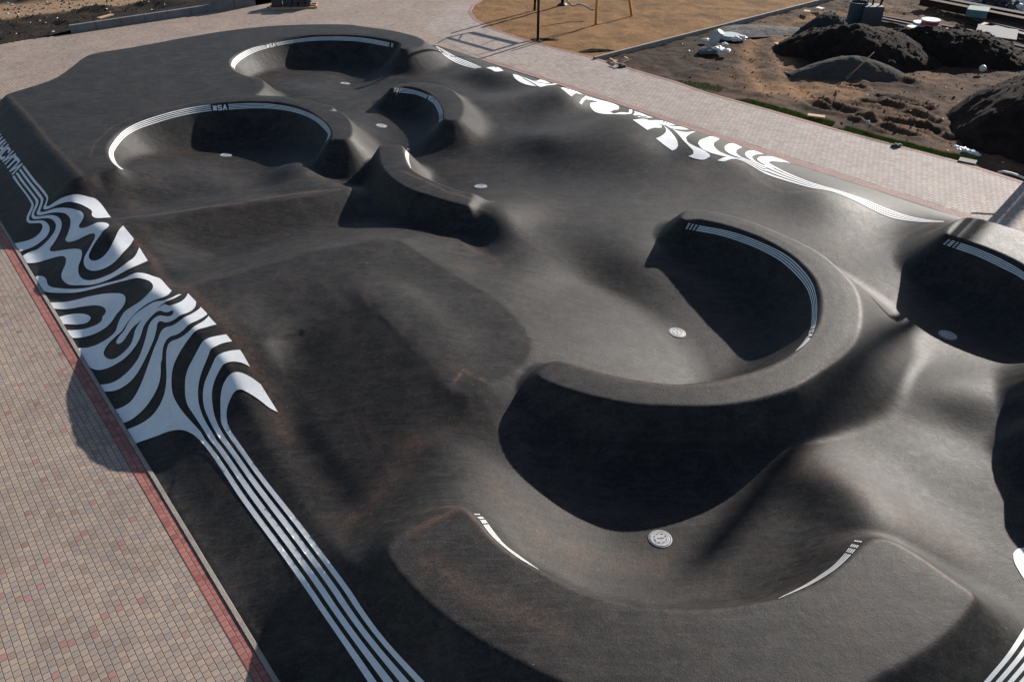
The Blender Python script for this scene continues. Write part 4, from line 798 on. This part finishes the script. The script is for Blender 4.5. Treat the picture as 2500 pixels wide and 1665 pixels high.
# ---- small builders
def box(bm,cx,cy,cz,sx,sy,sz,rot=0,tilt=0):
    from mathutils import Matrix
    r=bmesh.ops.create_cube(bm,size=1); vs=r['verts']; Mx=Matrix.Translation((cx,cy,cz))@Matrix.Rotation(rot,4,'Z')@Matrix.Rotation(tilt,4,'Y')@Matrix.Diagonal((sx,sy,sz,1)); bmesh.ops.transform(bm,matrix=Mx,verts=vs); return vs
def bm_obj(name,bm,m,parent=None,bevel=0,smooth=False):
    me=bpy.data.meshes.new(name)
    if bevel: bmesh.ops.bevel(bm,geom=bm.edges[:],offset=bevel,segments=1,affect='EDGES')
    bm.to_mesh(me); bm.free(); me.materials.append(m); o=link(bpy.data.objects.new(name,me))
    if smooth: me.polygons.foreach_set('use_smooth',[True]*len(me.polygons))
    if parent: o.parent=parent
    return o
def tube(name,pts,r,m,parent=None,S=10,radii=None):
    P_=[Vector(p) for p in pts]; vs=[];fs=[]
    up=None
    for i,p in enumerate(P_):
        d=(P_[min(i+1,len(P_)-1)]-P_[max(i-1,0)]).normalized()
        if up is None: up=Vector((0,0,1)) if abs(d.z)<.9 else Vector((1,0,0))
        a=d.cross(up).normalized(); b=a.cross(d).normalized(); up=b; rr=radii[i] if radii else r
        for k in range(S): t=2*math.pi*k/S; vs.append(p+a*math.cos(t)*rr+b*math.sin(t)*rr)
    n=len(P_)
    for i in range(n-1):
        for k in range(S): fs.append((i*S+k,i*S+(k+1)%S,(i+1)*S+(k+1)%S,(i+1)*S+k))
    fs+= [tuple(reversed(range(S))),tuple(range((n-1)*S,n*S))]
    o=mesh_obj(name,vs,fs,m,parent,smooth=True)
    return o
def lathe(name,prof,m,parent=None,loc=(0,0,0),S=24,smooth=False,rot=None):
    vs=[];fs=[]
    for r,z in prof:
        for k in range(S): a=2*math.pi*k/S; vs.append((r*math.cos(a),r*math.sin(a),z))
    for i in range(len(prof)-1):
        for k in range(S): fs.append((i*S+k,i*S+(k+1)%S,(i+1)*S+(k+1)%S,(i+1)*S+k))
    o=mesh_obj(name,vs,fs,m,parent,smooth); o.location=loc
    if rot: o.rotation_euler=rot
    return o
def sz(x,y): # ground height of the site
    return float(soil_h(np.array([[x]]),np.array([[y]]))[0,0])
# ---- playground frame: legs in view, top beams above the picture
pf=empty('playground_frame',(*G2('e',1400,402),0),'wooden and steel play frame with yellow legs standing on the dry grass','play frame')
def rel(o,parent): o.parent=parent; o.location=Vector(o.location)-parent.location; return o
def wtube(name,pts,r,m,par,**k):
    L=par.location; return tube(name,[(p[0]-L.x,p[1]-L.y,p[2]-L.z) for p in pts],r,m,par,**k)
sd=Vector((math.cos(SUN_EL)*math.sin(SUN_AZ),math.cos(SUN_EL)*math.cos(SUN_AZ),math.sin(SUN_EL)))
def cast_up(x,y,z):  # point above the ground whose shadow falls at (x,y)
    return (x+sd.x/sd.z*z,y+sd.y/sd.z*z,z)
a=G2('e',1400,402); wtube('leg',[(a[0],a[1],-.1),(a[0]+.02,a[1]+.1,3.2)],.075,M['yellow'],pf,S=4)
b=G2('e',1985,262); wtube('leg',[(b[0],b[1],-.1),(b[0]-.75,b[1]+.35,3.2)],.075,M['yellow'],pf,S=4)
c3=G2('e',870,85); wtube('post',[(c3[0],c3[1],-.1),(c3[0],c3[1],3.2)],.10,M['black'],pf)
lathe('base_plate',[(0,.12),(.16,.12),(.3,.02),(.3,-.1)],M['black'],pf,(c3[0]-pf.location.x,c3[1]-pf.location.y,0))
c2=G2('e',425,165); wtube('post',[(c2[0],c2[1],-.1),(c2[0]+.12,c2[1]+.1,3.2)],.075,M['black'],pf)
wav=[]
for px,py,z in ((950,10,1.0),(975,50,.9),(1010,85,.75),(1060,95,.7),(1110,72,.75),(1160,70,.75),(1210,92,.65),(1260,110,.6),(1310,148,.5),(1350,165,.45),(1390,150,.5)):
    g_=gnd(*zp('e',px,py),z); wav.append((g_[0],g_[1]+0,z))
wtube('wavy_rope_bar',wav,.055,M['rope'],pf)
q=[cast_up(*G2('g',x,y),3.1) for x,y in ((430,62),(960,212),(1230,132),(700,2),(1420,92),(320,126),(760,262))]
for i,j,r in ((0,1,.07),(1,2,.09),(3,2,.1),(3,0,.07),(2,4,.09),(0,5,.035),(1,6,.035)): wtube('top_beam',[q[i],q[j]],r,M['black'],pf)
for (x0,y0),(x1,y1) in (((600,30),(560,90)),((1000,80),(820,150))): wtube('top_rung',[cast_up(*G2('g',x0,y0),3.1),cast_up(*G2('g',x1,y1),3.1)],.03,M['black'],pf)
lp=G2('e',478,655); pole=empty('lamp_post',(*lp,0),'slim black lamp post on the corner of dry grass beside the paving','lamp post')
wtube('pole',[(lp[0],lp[1],-.1),(lp[0],lp[1],5.6)],.072,M['black'],pole)
lathe('base_plate',[(0,.1),(.09,.1),(.11,.03),(.24,.02),(.24,-.1)],M['black'],pole)
wtube('lamp_head',[(lp[0],lp[1],5.6),(lp[0],lp[1],5.75),(lp[0],lp[1],5.9)],.1,M['black'],pole,radii=[.05,.14,.12])
c=at('e',600,640); lump('dug_soil',c[0],c[1],.8,.25,.12,M['pile'],'dark dug soil around the foot of the black lamp post','soil',rot=-.1,seed=9,base=-.03,rough=.06,res=40)
c=at('e',1450,835); lump('dug_soil',c[0]-.1,c[1]+.2,1.0,.3,.14,M['pile'],'flat dark soil clump in the corner where dry grass meets kerb and paving','soil',seed=19,base=-.03,rough=.08,res=40)
# ---- street lamp whose arm throws its shadow across the bowls (stands past the right edge)
sp=(19.05,27.85); sl=empty('street_lamp',(*sp,0),'grey street lamp with a curved arm beyond the right edge of the paving','street lamp')
wtube('pole',[(sp[0],sp[1],-.1),(sp[0],sp[1],6.8)],.11,M['steel'],sl,radii=[.13,.085])
wtube('arm',[(sp[0],sp[1],6.75),(sp[0]-.05,sp[1]+.05,6.98),(sp[0]-.25,sp[1]+.2,7.08),(sp[0]-.6,sp[1]+.35,7.05)],.06,M['steel'],sl)
mp_=(3.43+math.sin(SUN_AZ)*54,9.9+math.cos(SUN_AZ)*54); fm=empty('floodlight_mast',(*mp_,0),'tall thick floodlight mast far beyond the right edge of the picture','mast')
wtube('mast_pole',[(mp_[0],mp_[1],-.5),(mp_[0],mp_[1],24.2)],.3,M['steel'],fm,radii=[.24,.28])
# white hoop
hp=empty('white_hoop',(*G2('P',2600,500),0),'curved white tube rising at the edge of the paving on the far right','tube rail')
pts=[]
for px,py,z in ((2437,419.5,.85),(2452,419.5,.85),(2470,423.5,.83),(2487,429.5,.78),(2500,435,.72),(2530,452,.5),(2560,475,.2),(2570,490,-.1)): g_=gnd(px,py,z); pts.append((g_[0],g_[1],z))
wtube('tube',pts,.035,M['white'],hp)
# ---- retaining wall and soil at the far left
WL=[np.array(G2('1',482,228)),np.array(G2('1',1720,40))]
def wallbox(name,a,b,h,th,m,par):
    d=(b-a)/np.hypot(*(b-a)); n=np.array([-d[1],d[0]])*th; vs=[]
    for z in (-.1,h): vs+=[(*a,z),(*b,z),(*(b+n),z),(*(a+n),z)]
    L=par.location; vs=[(x-L.x,y-L.y,z) for x,y,z in vs]
    return mesh_obj(name,vs,[(3,2,1,0),(4,5,6,7),(0,1,5,4),(1,2,6,5),(2,3,7,6),(3,0,4,7)],m,par)
rw=empty('retaining_wall',(WL[0][0],WL[0][1],0),'low grey concrete retaining wall holding back dark soil at far left','retaining wall')
dd=(WL[1]-WL[0]); n_=8
for i in range(n_):
    a=WL[0]+dd*(i/n_+(.001 if i else 0)); b=WL[0]+dd*((i+1)/n_-.001); wallbox('wall_section',a,b,.42 if i<6 else .42+.38*(i-5),.22,M['wallc'],rw)
back=[WL[0]+np.array([-.2,.15]),WL[1]+np.array([0,.3])]
LP=[EDGE[0],EDGE[1],EDGE[2],EDGE[3],tuple(back[0]),tuple(back[1]),ext(EDGE[-2],EDGE[-1],6),(far_c[0],far_c[1]+5),(0,120),(-120,120),(-100,40)]
RD=[G2('1',-300,150),G2('1',0,112),G2('1',500,55),G2('1',1000,-12),G2('1',1300,-50)]
def far_h(X,Y):
    e=segd(X,Y,EDGE[:4]+[tuple(back[0]),tuple(back[1])]); k=np.clip(e/2.2,0,1); inw=np.clip((X-WL[0][0]+1.5)/3,0,1)
    z=.02+(.25+.75*vnoise(X,Y,3.2,41,6)+.5*vnoise(X,Y,1.0,42,4))*k*.9+.28*inw*np.clip(1-e/6,0,1)
    r=segd(X,Y,RD); w=np.clip((2.3-r)/1.2,0,1); return z*(1-w)+.12*w
def far_t(X,Y): return np.clip((2.0-segd(X,Y,RD)+vnoise(X,Y,1.5,5,4)*1.5)/.6,0,1)
M['soilL']=soil_material('dark_turned_soil',(.010,.0088,.008),(.034,.024,.018),extra=(.27,.18,.11),sc=1.5)
grid_sheet('turned_soil',LP,.22,far_h,M['soilL'],attr=far_t)
def plank(t,x0,y0,x1,y1,w,th,z,label,m='wood',group='boards lying on the building site',name='board',catg='board'):
    a=np.array(G2(t,x0,y0,z)); b=np.array(G2(t,x1,y1,z)); c=(a+b)/2; L=np.hypot(*(b-a)); bm=bmesh.new(); box(bm,0,0,0,L,w,th,0)
    o=bm_obj(name,bm,M[m],bevel=.004); o.location=(c[0],c[1],z); o.rotation_euler=(random.uniform(-.05,.05),random.uniform(-.02,.02),math.atan2(*(b-a)[::-1])); return tag(o,label,catg,group)
plank('1',660,124,755,100,.3,.06,.5,'long raw wooden board lying on the dark soil at far left',group=None)
# ---- pallets with sacks
def pallet(name,t,x,y,w,d,rot,label,load):
    g_=G2(t,x,y); e=empty(name,(*g_,0),label,'loaded pallet','pallets at the top of the paving',rz=rot)
    bm=bmesh.new()
    for k in range(3): box(bm,0,-d/2+.06+k*(d/2-.06),.05,w,.1,.1)
    for k in range(5): box(bm,-w/2+.06+k*(w-.12)/4,0,.115,.1,d,.025)
    bm_obj('pallet',bm,M['wood'],e); load(e,w,d); return e
def load1(e,w,d):
    bm=bmesh.new(); 
    for cx,s in ((-.35,.62),(.32,.55)): box(bm,cx,0,.13+s/2,.58,d*.75,s)
    bm_obj('dark_bucket_stack',bm,M['bag'],e,bevel=.04)
    bm=bmesh.new()
    for cx,s in ((-.5,.67),(-.28,.7),(.32,.62)): box(bm,cx,0,.13+s,.2,.3,.05)
    bm_obj('pale_lid',bm,M['white'],e,bevel=.01)
def load2(e,w,d):
    bm=bmesh.new()
    for r in range(4):
        for k in range(4-(r>2)): box(bm,-w/2+.22+k*.38+.05*r,0,.22+r*.2,.36,d*.9,.19,random.uniform(-.08,.08))
    bm_obj('sack_stack',bm,M['bag'],e,bevel=.05)
pallet('loaded_pallet','P',692,19,1.6,1.0,.16,'left pallet of dark buckets with pale lids by the retaining wall',load1)
pallet('loaded_pallet','P',738,17.5,1.9,1.1,.12,'right pallet heaped with dark sacks at top edge of paving',load2)
# ---- site objects
def drum(t,x,y,r,h,m,label,name='drum',catg='drum',lid=None,z=0,group=None):
    g_=G2(t,x,y,z); e=empty(name,(*g_,z+sz(*g_) if z==0 else z),label,catg,group)
    lathe('body',[(0,0),(r*.95,0),(r,.02),(r,h*.33),(r*1.03,h*.35),(r,h*.37),(r,h*.66),(r*1.03,h*.68),(r,h*.7),(r,h*.98),(r*1.03,h),(r*.96,h),(r*.96,h*.9),(0,h*.9)],m,e,smooth=False)
    if lid: lathe('lid',[(0,h+.04),(r*1.05,h+.035),(r*1.07,h+.01),(r*1.07,h-.03)],lid,e)
    return e
bd=drum('j',735,222,.5,1.25,M['blue'],'blue plastic barrel full of sticks behind the soil heap','barrel','barrel')
for k in range(7):
    a=random.uniform(0,6.28); r_=random.uniform(.05,.3); tube('stick',[(r_*math.cos(a),r_*math.sin(a),.4),(r_*1.3*math.cos(a)+.25*(k%2),r_*1.3*math.sin(a),1.45+random.uniform(0,.25)+(.9 if k==3 else 0))],.022,M['black'],bd,S=5)
g_=G2('j',860,235); gb=empty('waste_bin',(*g_,0),'grey square bin with dark timbers poking out beside the blue barrel','bin')
bm=bmesh.new(); box(bm,0,0,.5,1.1,.9,1.05); bm_obj('body',bm,M['greybin'],gb,bevel=.03)
for k,(x,r_) in enumerate(((-.3,.05),(0,.06),(.35,.07))): tube('timber',[(x,0,.5),(x+(.35 if k==2 else .05),.1,1.35+(.95 if k==2 else .1*k))],r_,M['black'],gb,S=4)
drum('j',1297,330,.42,.45,M['greybin'],'round white-lidded tub nearest the soil heap, left of the red drum','tub','tub',M['white'],group='tubs beside the red drum')
drum('j',1352,298,.42,.55,M['greybin'],'round white-lidded tub directly beside the red drum','tub','tub',M['white'],group='tubs beside the red drum')
drum('j',1428,318,.46,.75,M['red'],'open red plastic drum with pale rim behind the soil heaps','drum','drum',M['white'])
# shovel
g_=gnd(*zp('j',705,700),.6); sh=empty('shovel',(g_[0],g_[1],.5),'shovel with a wooden handle stuck in the grey sand pile','shovel')
tube('handle',[(0,0,.05),(.75,-.1,1.05)],.022,M['wood'],sh,S=6); bm=bmesh.new(); box(bm,-.08,0,-.05,.34,.28,.02,0,-.9); bm_obj('blade',bm,M['steel'],sh)
# steel sections and boards
def bar(t,x0,y0,x1,y1,w,h,z,m,label,catg,name,group=None,prof='box'):
    a=np.array(G2(t,x0,y0,z)); b=np.array(G2(t,x1,y1,z)); c=(a+b)/2; L=np.hypot(*(b-a)); bm=bmesh.new()
    if prof=='I':
        box(bm,0,0,h/2-.02,L,w,.03); box(bm,0,0,-h/2+.02,L,w,.03); box(bm,0,0,0,L,.03,h-.07)
    else: box(bm,0,0,0,L,w,h)
    o=bm_obj(name,bm,m,bevel=0 if prof=='I' else .006); o.location=(c[0],c[1],z); o.rotation_euler=(0,0,math.atan2(*(b-a)[::-1])); return tag(o,label,catg,group)
SG='steel beams stacked at top right'
bar('j',1360,12,2420,225,.5,.42,.3,M['rust'],'front rusty steel beam of the stack at the top right','steel beam','steel_beam',SG,'I')
bar('j',1480,0,2480,190,.5,.42,.3,M['rust'],'rear rusty steel beam of the stack, nearer the debris','steel beam','steel_beam',SG,'I')
for k,(y0,y1,l) in enumerate(((150,268,'upper'),(168,296,'middle'),(186,322,'lower'))): bar('j',1860+10*k,y0,2420,y1,.18,.12,.1,M['greywood'],l+' long grey timber in front of the rusty beams','timber','timber','long timbers in front of the beams')
bar('j',910,150,1560,268,.22,.15,.1,M['rust'],'long dark rail behind the grey bin, lying towards the tubs','rail','rail')
bar('j',925,168,1500,285,.2,.1,.1,M['steel'],'grey steel rail nearest the soil heap behind the bin','rail','rail')
bar('j',1480,240,1900,318,.25,.18,.1,M['rust'],'short rusty rail right of the red drum','rail','rail')
bar('j',560,182,680,208,.18,.1,.1,M['greywood'],'pale timber left of the blue barrel','timber','timber')
bar('j',2060,265,2420,360,.4,.2,.1,M['steel'],'wide grey metal channel below the long timbers at right','channel','metal_channel')
bar('j',2175,415,2420,475,.22,.1,.06,M['greywood'],'grey timber running from the pale slab to the right edge','timber','timber')
bar('j',2230,515,2420,575,.35,.12,.06,M['wood'],'light wooden beam beside the low soil heap at right','timber','timber')
c=at('j',1925,75,.7); bm=bmesh.new(); box(bm,0,0,.05,1.1,1.2,.06); box(bm,0,-.62,-.12,1.1,.05,.4); o=bm_obj('tarpaulin',bm,M['teal'],bevel=.02); o.location=(c[0],c[1],.58); o.rotation_euler=(0,0,-.55); tag(o,'teal cloth draped over the rusty steel beams','tarpaulin')
c=at('j',2075,370); bm=bmesh.new(); box(bm,0,0,.06,2.0,1.9,.07); o=bm_obj('concrete_slab',bm,M['slab'],bevel=.01); o.location=(c[0],c[1],.25); o.rotation_euler=(.05,.03,-.5); tag(o,'pale flat slab lying beside the low soil heap','slab')
for t,x0,y0,x1,y1,w,lab in (('3',675,300,740,293,.55,'square pale board beside the vehicle track left of the heaps'),('3',885,772,1000,788,.28,'thin pale board by the grass strip at the paving edge'),('j',245,108,305,112,.45,'short orange-brown board near the kerb at top'),
    ('j',1475,78,1545,72,.3,'short pale plank in front of the rusty beams'),('j',1930,245,2025,216,.28,'light plank on the bare ground below the long timbers'),('j',1460,225,1530,208,.28,'pale plank behind the red drum'),('j',955,145,1000,128,.28,'small plank behind the grey bin'),('j',370,75,430,88,.35,'white plank by the vehicle track near the top edge')):
    plank(t,x0,y0,x1,y1,w,.05,.1,lab,'white' if 'white' in lab else 'wood')
# firewood offcuts by the kerb corner
for k,(x0,y0,x1,y1) in enumerate(((290,845,380,900),(330,895,400,915),(420,925,495,935),(500,820,550,855),(360,870,400,885),(400,930,600,860))):
    plank('i',x0,y0,x1,y1,.09 if k<5 else .13,.05,.12+.03*(k%2),['left offcut','lower offcut','offcut touching the paving','upper right offcut','middle offcut','long dark plank'][k]+' of the small wood pile at the kerb corner','wood' if k<5 else 'greywood','wood offcuts at the kerb corner','offcut','offcut')
# white bag, roll and box
def blob(name,loc,r,m,label,catg,seed,sc=(1,1,.6),group=None,parent=None,rough=.28):
    bm=bmesh.new(); bmesh.ops.create_icosphere(bm,subdivisions=4,radius=1); rr=random.Random(seed)
    ph=[rr.uniform(0,6.28) for _ in range(6)]
    for v in bm.verts:
        p=v.co; k=1+rough*(math.sin(p.x*3+ph[0])*math.sin(p.y*4+ph[1])+.6*math.sin(p.z*7+ph[2])*math.sin(p.x*8+ph[3])+.4*math.sin(p.y*13+ph[4])*math.sin(p.z*11+ph[5])); v.co=Vector((p.x*sc[0],p.y*sc[1],p.z*sc[2]))*r*k
    o=bm_obj(name,bm,m,parent,smooth=True); o.location=loc
    if label: tag(o,label,catg,group)
    return o
c=at('i',1760,690); rl=empty('plastic_roll',(c[0],c[1]+.3,.1),'upright leaning roll of milky plastic sheet among white rubbish','plastic roll')
lathe('roll',[(0,0),(.20,0),(.22,.03),(.22,.78),(.19,.80),(.04,.80)],M['milky'],rl,(0,0,0),rot=(0,.55,-.5)); 
WG='white rubbish bags beside the plastic roll'
for k,(x,y,r,lab) in enumerate(((1840,750,.26,'largest crumpled white bag at the foot of the plastic roll'),(1960,770,.18,'flat white bag right of the crumpled one'),(1660,610,.15,'white scrap left of the plastic roll top'),(1930,670,.14,'white bag scrap behind the crumpled bag'),(1640,730,.12,'small white bag at the left of the pile'))):
    g_=at('i',x,y); blob('rubbish_bag',(g_[0],g_[1],.12),r,M['white'],lab,'bag',k+1,(1.1,.9,.55),WG)
g_=at('i',1700,775); bm=bmesh.new(); box(bm,0,0,.1,.85,.4,.2,.1); o=bm_obj('plastic_crate',bm,M['slab'],bevel=.03); o.location=(g_[0],g_[1]+.2,-.05); tag(o,'low pale crate under the plastic roll','crate')
g_=at('i',2015,530); o=lathe('manhole_ring',[(0,.1),(.52,.1),(.56,.08),(.56,-.1)],M['lid'],None,(g_[0],g_[1],.02),S=36); tag(o,'round grey green manhole cover lying by the gravel patch','manhole cover')
g_=at('i',2130,570); blob('rubbish_bag',(g_[0],g_[1],.05),.3,M['white'],'white bag at the right rim of the manhole cover','bag',22,(1.3,.8,.45))
g_=at('j',1625,312); lathe('pale_tub_lid',[(0,.1),(.3,.1),(.32,.05),(.32,-.1)],M['lid'],None,(g_[0],g_[1],.05)); tag(bpy.data.objects['pale_tub_lid'],'small pale round lid behind the low soil heap','lid')
g_=at('j',1950,690); blob('round_lamp_globe',(g_[0],g_[1],.15),.16,M['white'],'small white ball on the ground between the soil heaps','ball',5,(1,1,1),rough=.03)
g_=at('3',1935,1020); 
for k in range(4): 
    q_=at('3',1900+k*34,1008+k*10); blob('foil_scrap',(q_[0],q_[1],.06),.17,M['white'],['leftmost','second','third','rightmost'][k]+' crumpled white scrap on the soil above the grass strip','scrap',40+k,(.8,1.3,.35),'white scraps above the grass strip',rough=.4)
g_=at('3',2155,968); blob('foil_scrap',(g_[0],g_[1],.05),.14,M['white'],'lone pale scrap in the shade of the huge soil heap','scrap',60,(1.4,.8,.4))
g_=at('h',1540,210); bm=bmesh.new(); box(bm,0,0,0,.6,.42,.06); o=bm_obj('metal_hatch',bm,M['bag'],bevel=.01); o.location=(g_[0],g_[1],.03); o.rotation_euler=(0,0,-.6); tag(o,'dark square hatch in the soil beside the grass strip','hatch')
for k,(t,x,y,lab) in enumerate((('i',462,972,'small dark stone on the paving edge below the wood offcuts'),('3',1480,988,'small dark clod on the paving edge beside the grass strip'))):
    g_=at(t,x,y); blob('stone',(g_[0],g_[1],.05),.13,M['bag'],lab,'stone',70+k,(1.3,.9,.6))
# debris heap at the top right corner
DB='debris at the top right corner'
for k,(x,y,r,mm) in enumerate(((1850,18,.35,'white'),(1905,28,.3,'lid'),(1960,25,.45,'wood'),(2010,40,.3,'bag'),(2060,30,.45,'white'),(2120,70,.5,'bag'),(2130,40,.3,'white'),(2250,110,.35,'bag'),(2320,70,.35,'white'),(2330,120,.3,'white'),(2210,100,.25,'bag'))):
    g_=at('j',x,y); w_=['leftmost','pale','wooden','dark','tall white','large dark','small white','flat dark','round white','lowest white','little dark'][k]
    blob('debris_lump',(g_[0],g_[1],.2),r,M[mm],w_+' lump in the debris at the top right behind the beams','debris',80+k,(1.2,.9,.8),DB,rough=.45)
# litter and clods too many to count
def scatter(name,poly,n,smin,smax,m,zf,seed,flat=.5,clear=None):
    r=random.Random(seed); P_=np.array(poly); x0,y0=P_.min(0); x1,y1=P_.max(0); vs=[];fs=[]
    pl=[tuple(p) for p in poly]; k=0
    rs=np.random.RandomState(seed); cx=rs.uniform(x0,x1,n*8); cy=rs.uniform(y0,y1,n*8); kk=inpoly(P_,cx,cy); cx=cx[kk][:n]; cy=cy[kk][:n]; cz=zf(cx,cy)
    for x,y,z in zip(cx,cy,np.broadcast_to(cz,cx.shape)):
        s=smin*(smax/smin)**(r.random()**2); b=len(vs); a=r.uniform(0,6.28)
        pts=[(s*math.cos(a+i*1.57)*r.uniform(.6,1.2),s*math.sin(a+i*1.57)*r.uniform(.6,1.2),0) for i in range(4)]
        vs+= [(x+p[0],y+p[1],z-.02) for p in pts]+[(x+r.uniform(-.3,.3)*s,y+r.uniform(-.3,.3)*s,z+s*flat*r.uniform(.6,1.3))]
        fs+= [(b+i,b+(i+1)%4,b+4) for i in range(4)]
    o=mesh_obj(name,vs,fs,m); o['kind']='stuff'; return o
SV=[tuple(G2('3',*p)) for p in ((30,500),(300,600),(800,740),(1500,950),(2338,1180),(2338,20),(1500,10),(900,30),(350,160),(0,300))]
scatter('soil_clods',SV,2600,.02,.09,M['soil'],soil_h,5,.7)
scatter('pale_litter',SV,150,.03,.09,M['white'],lambda x,y:soil_h(x,y)+.02,6,.3)
scatter('wood_chips',SV,120,.04,.12,M['wood'],lambda x,y:soil_h(x,y)+.02,8,.2)
SL=[tuple(G2('1',*p)) for p in ((0,290),(480,215),(1400,50),(1700,0),(900,20),(0,10))]
fh=far_h
scatter('soil_clods',SL,700,.04,.13,M['soilfar'],fh,9,.9)
scatter('pale_litter',SL,30,.05,.14,M['white'],lambda x,y:fh(x,y)+.03,10,.4)
GR=[tuple(G2('2',*p)) for p in ((970,50),(1100,180),(1400,270),(1750,370),(2300,230),(1900,0),(1000,0))]
scatter('grass_litter',GR,26,.02,.05,M['white'],lambda x,y:.03,12,.3)
# grass strips
def grass(name,poly,n,h,seed,zf):
    r=random.Random(seed); P_=np.array(poly); x0,y0=P_.min(0); x1,y1=P_.max(0); vs=[];fs=[]; pl=[tuple(p) for p in poly]; k=0
    rs=np.random.RandomState(seed); cx=rs.uniform(x0,x1,n*9); cy=rs.uniform(y0,y1,n*9); kk=inpoly(P_,cx,cy)&(vnoise(cx,cy,.9,77,3)>-.2); cx=cx[kk][:n]; cy=cy[kk][:n]; cz=zf(cx,cy)
    for x,y,zz in zip(cx,cy,cz):
        a=r.uniform(0,6.28); w=.012; hh=h*r.uniform(.4,1.2); z=zz-.02; b=len(vs); lx=r.uniform(-.5,.5)*hh; ly=r.uniform(-.5,.5)*hh
        vs+=[(x+w*math.cos(a),y+w*math.sin(a),z),(x-w*math.cos(a),y-w*math.sin(a),z),(x+lx,y+ly,z+hh)]; fs.append((b,b+1,b+2))
    o=mesh_obj(name,vs,fs,M['grass']); return tag(o,'thin strip of green grass blades growing along the paving edge','grass',kind='stuff')
def P3(*xy): return [tuple(G2('3',xy[i],xy[i+1])) for i in range(0,len(xy),2)]
grass('grass_strip',P3(380,655,480,660,640,705,800,745,1000,800,1150,840,1350,905,1550,955,1750,1005,2000,1050,2030,1075,1800,1060,1600,1010,1350,955,1100,876,850,796,600,730,420,675),42000,.15,3,soil_h)
grass('grass_strip',P3(0,520,150,530,330,570,300,600,100,570),1200,.1,4,soil_h)
# ------------------------------------------------------------------ camera and light
cam=bpy.data.cameras.new('camera'); co=link(bpy.data.objects.new('camera',cam)); co.location=(0,0,CH); co.rotation_euler=(math.pi/2-PITCH,0,0); cam.sensor_width=36; cam.lens=28.8; cam.clip_end=1500; cam.clip_start=.1; SC.camera=co
L=bpy.data.lights.new('sun','SUN'); L.energy=5.0; L.angle=math.radians(.55); L.color=(1,.94,.87); lo=link(bpy.data.objects.new('sun',L)); lo.rotation_euler=sd.to_track_quat('Z','Y').to_euler()
W=bpy.data.worlds.new('World'); SC.world=W; W.use_nodes=True; nt=W.node_tree; s=nt.nodes.new('ShaderNodeTexSky'); s.sky_type='NISHITA'; s.sun_disc=False; s.sun_elevation=SUN_EL; s.sun_rotation=SUN_AZ; s.air_density=1.0; s.dust_density=.6
nt.links.new(s.outputs[0],nt.nodes['Background'].inputs[0]); nt.nodes['Background'].inputs[1].default_value=.075
SC.view_settings.view_transform='Standard'; SC.view_settings.look='None'; SC.view_settings.exposure=.65; SC.view_settings.gamma=1
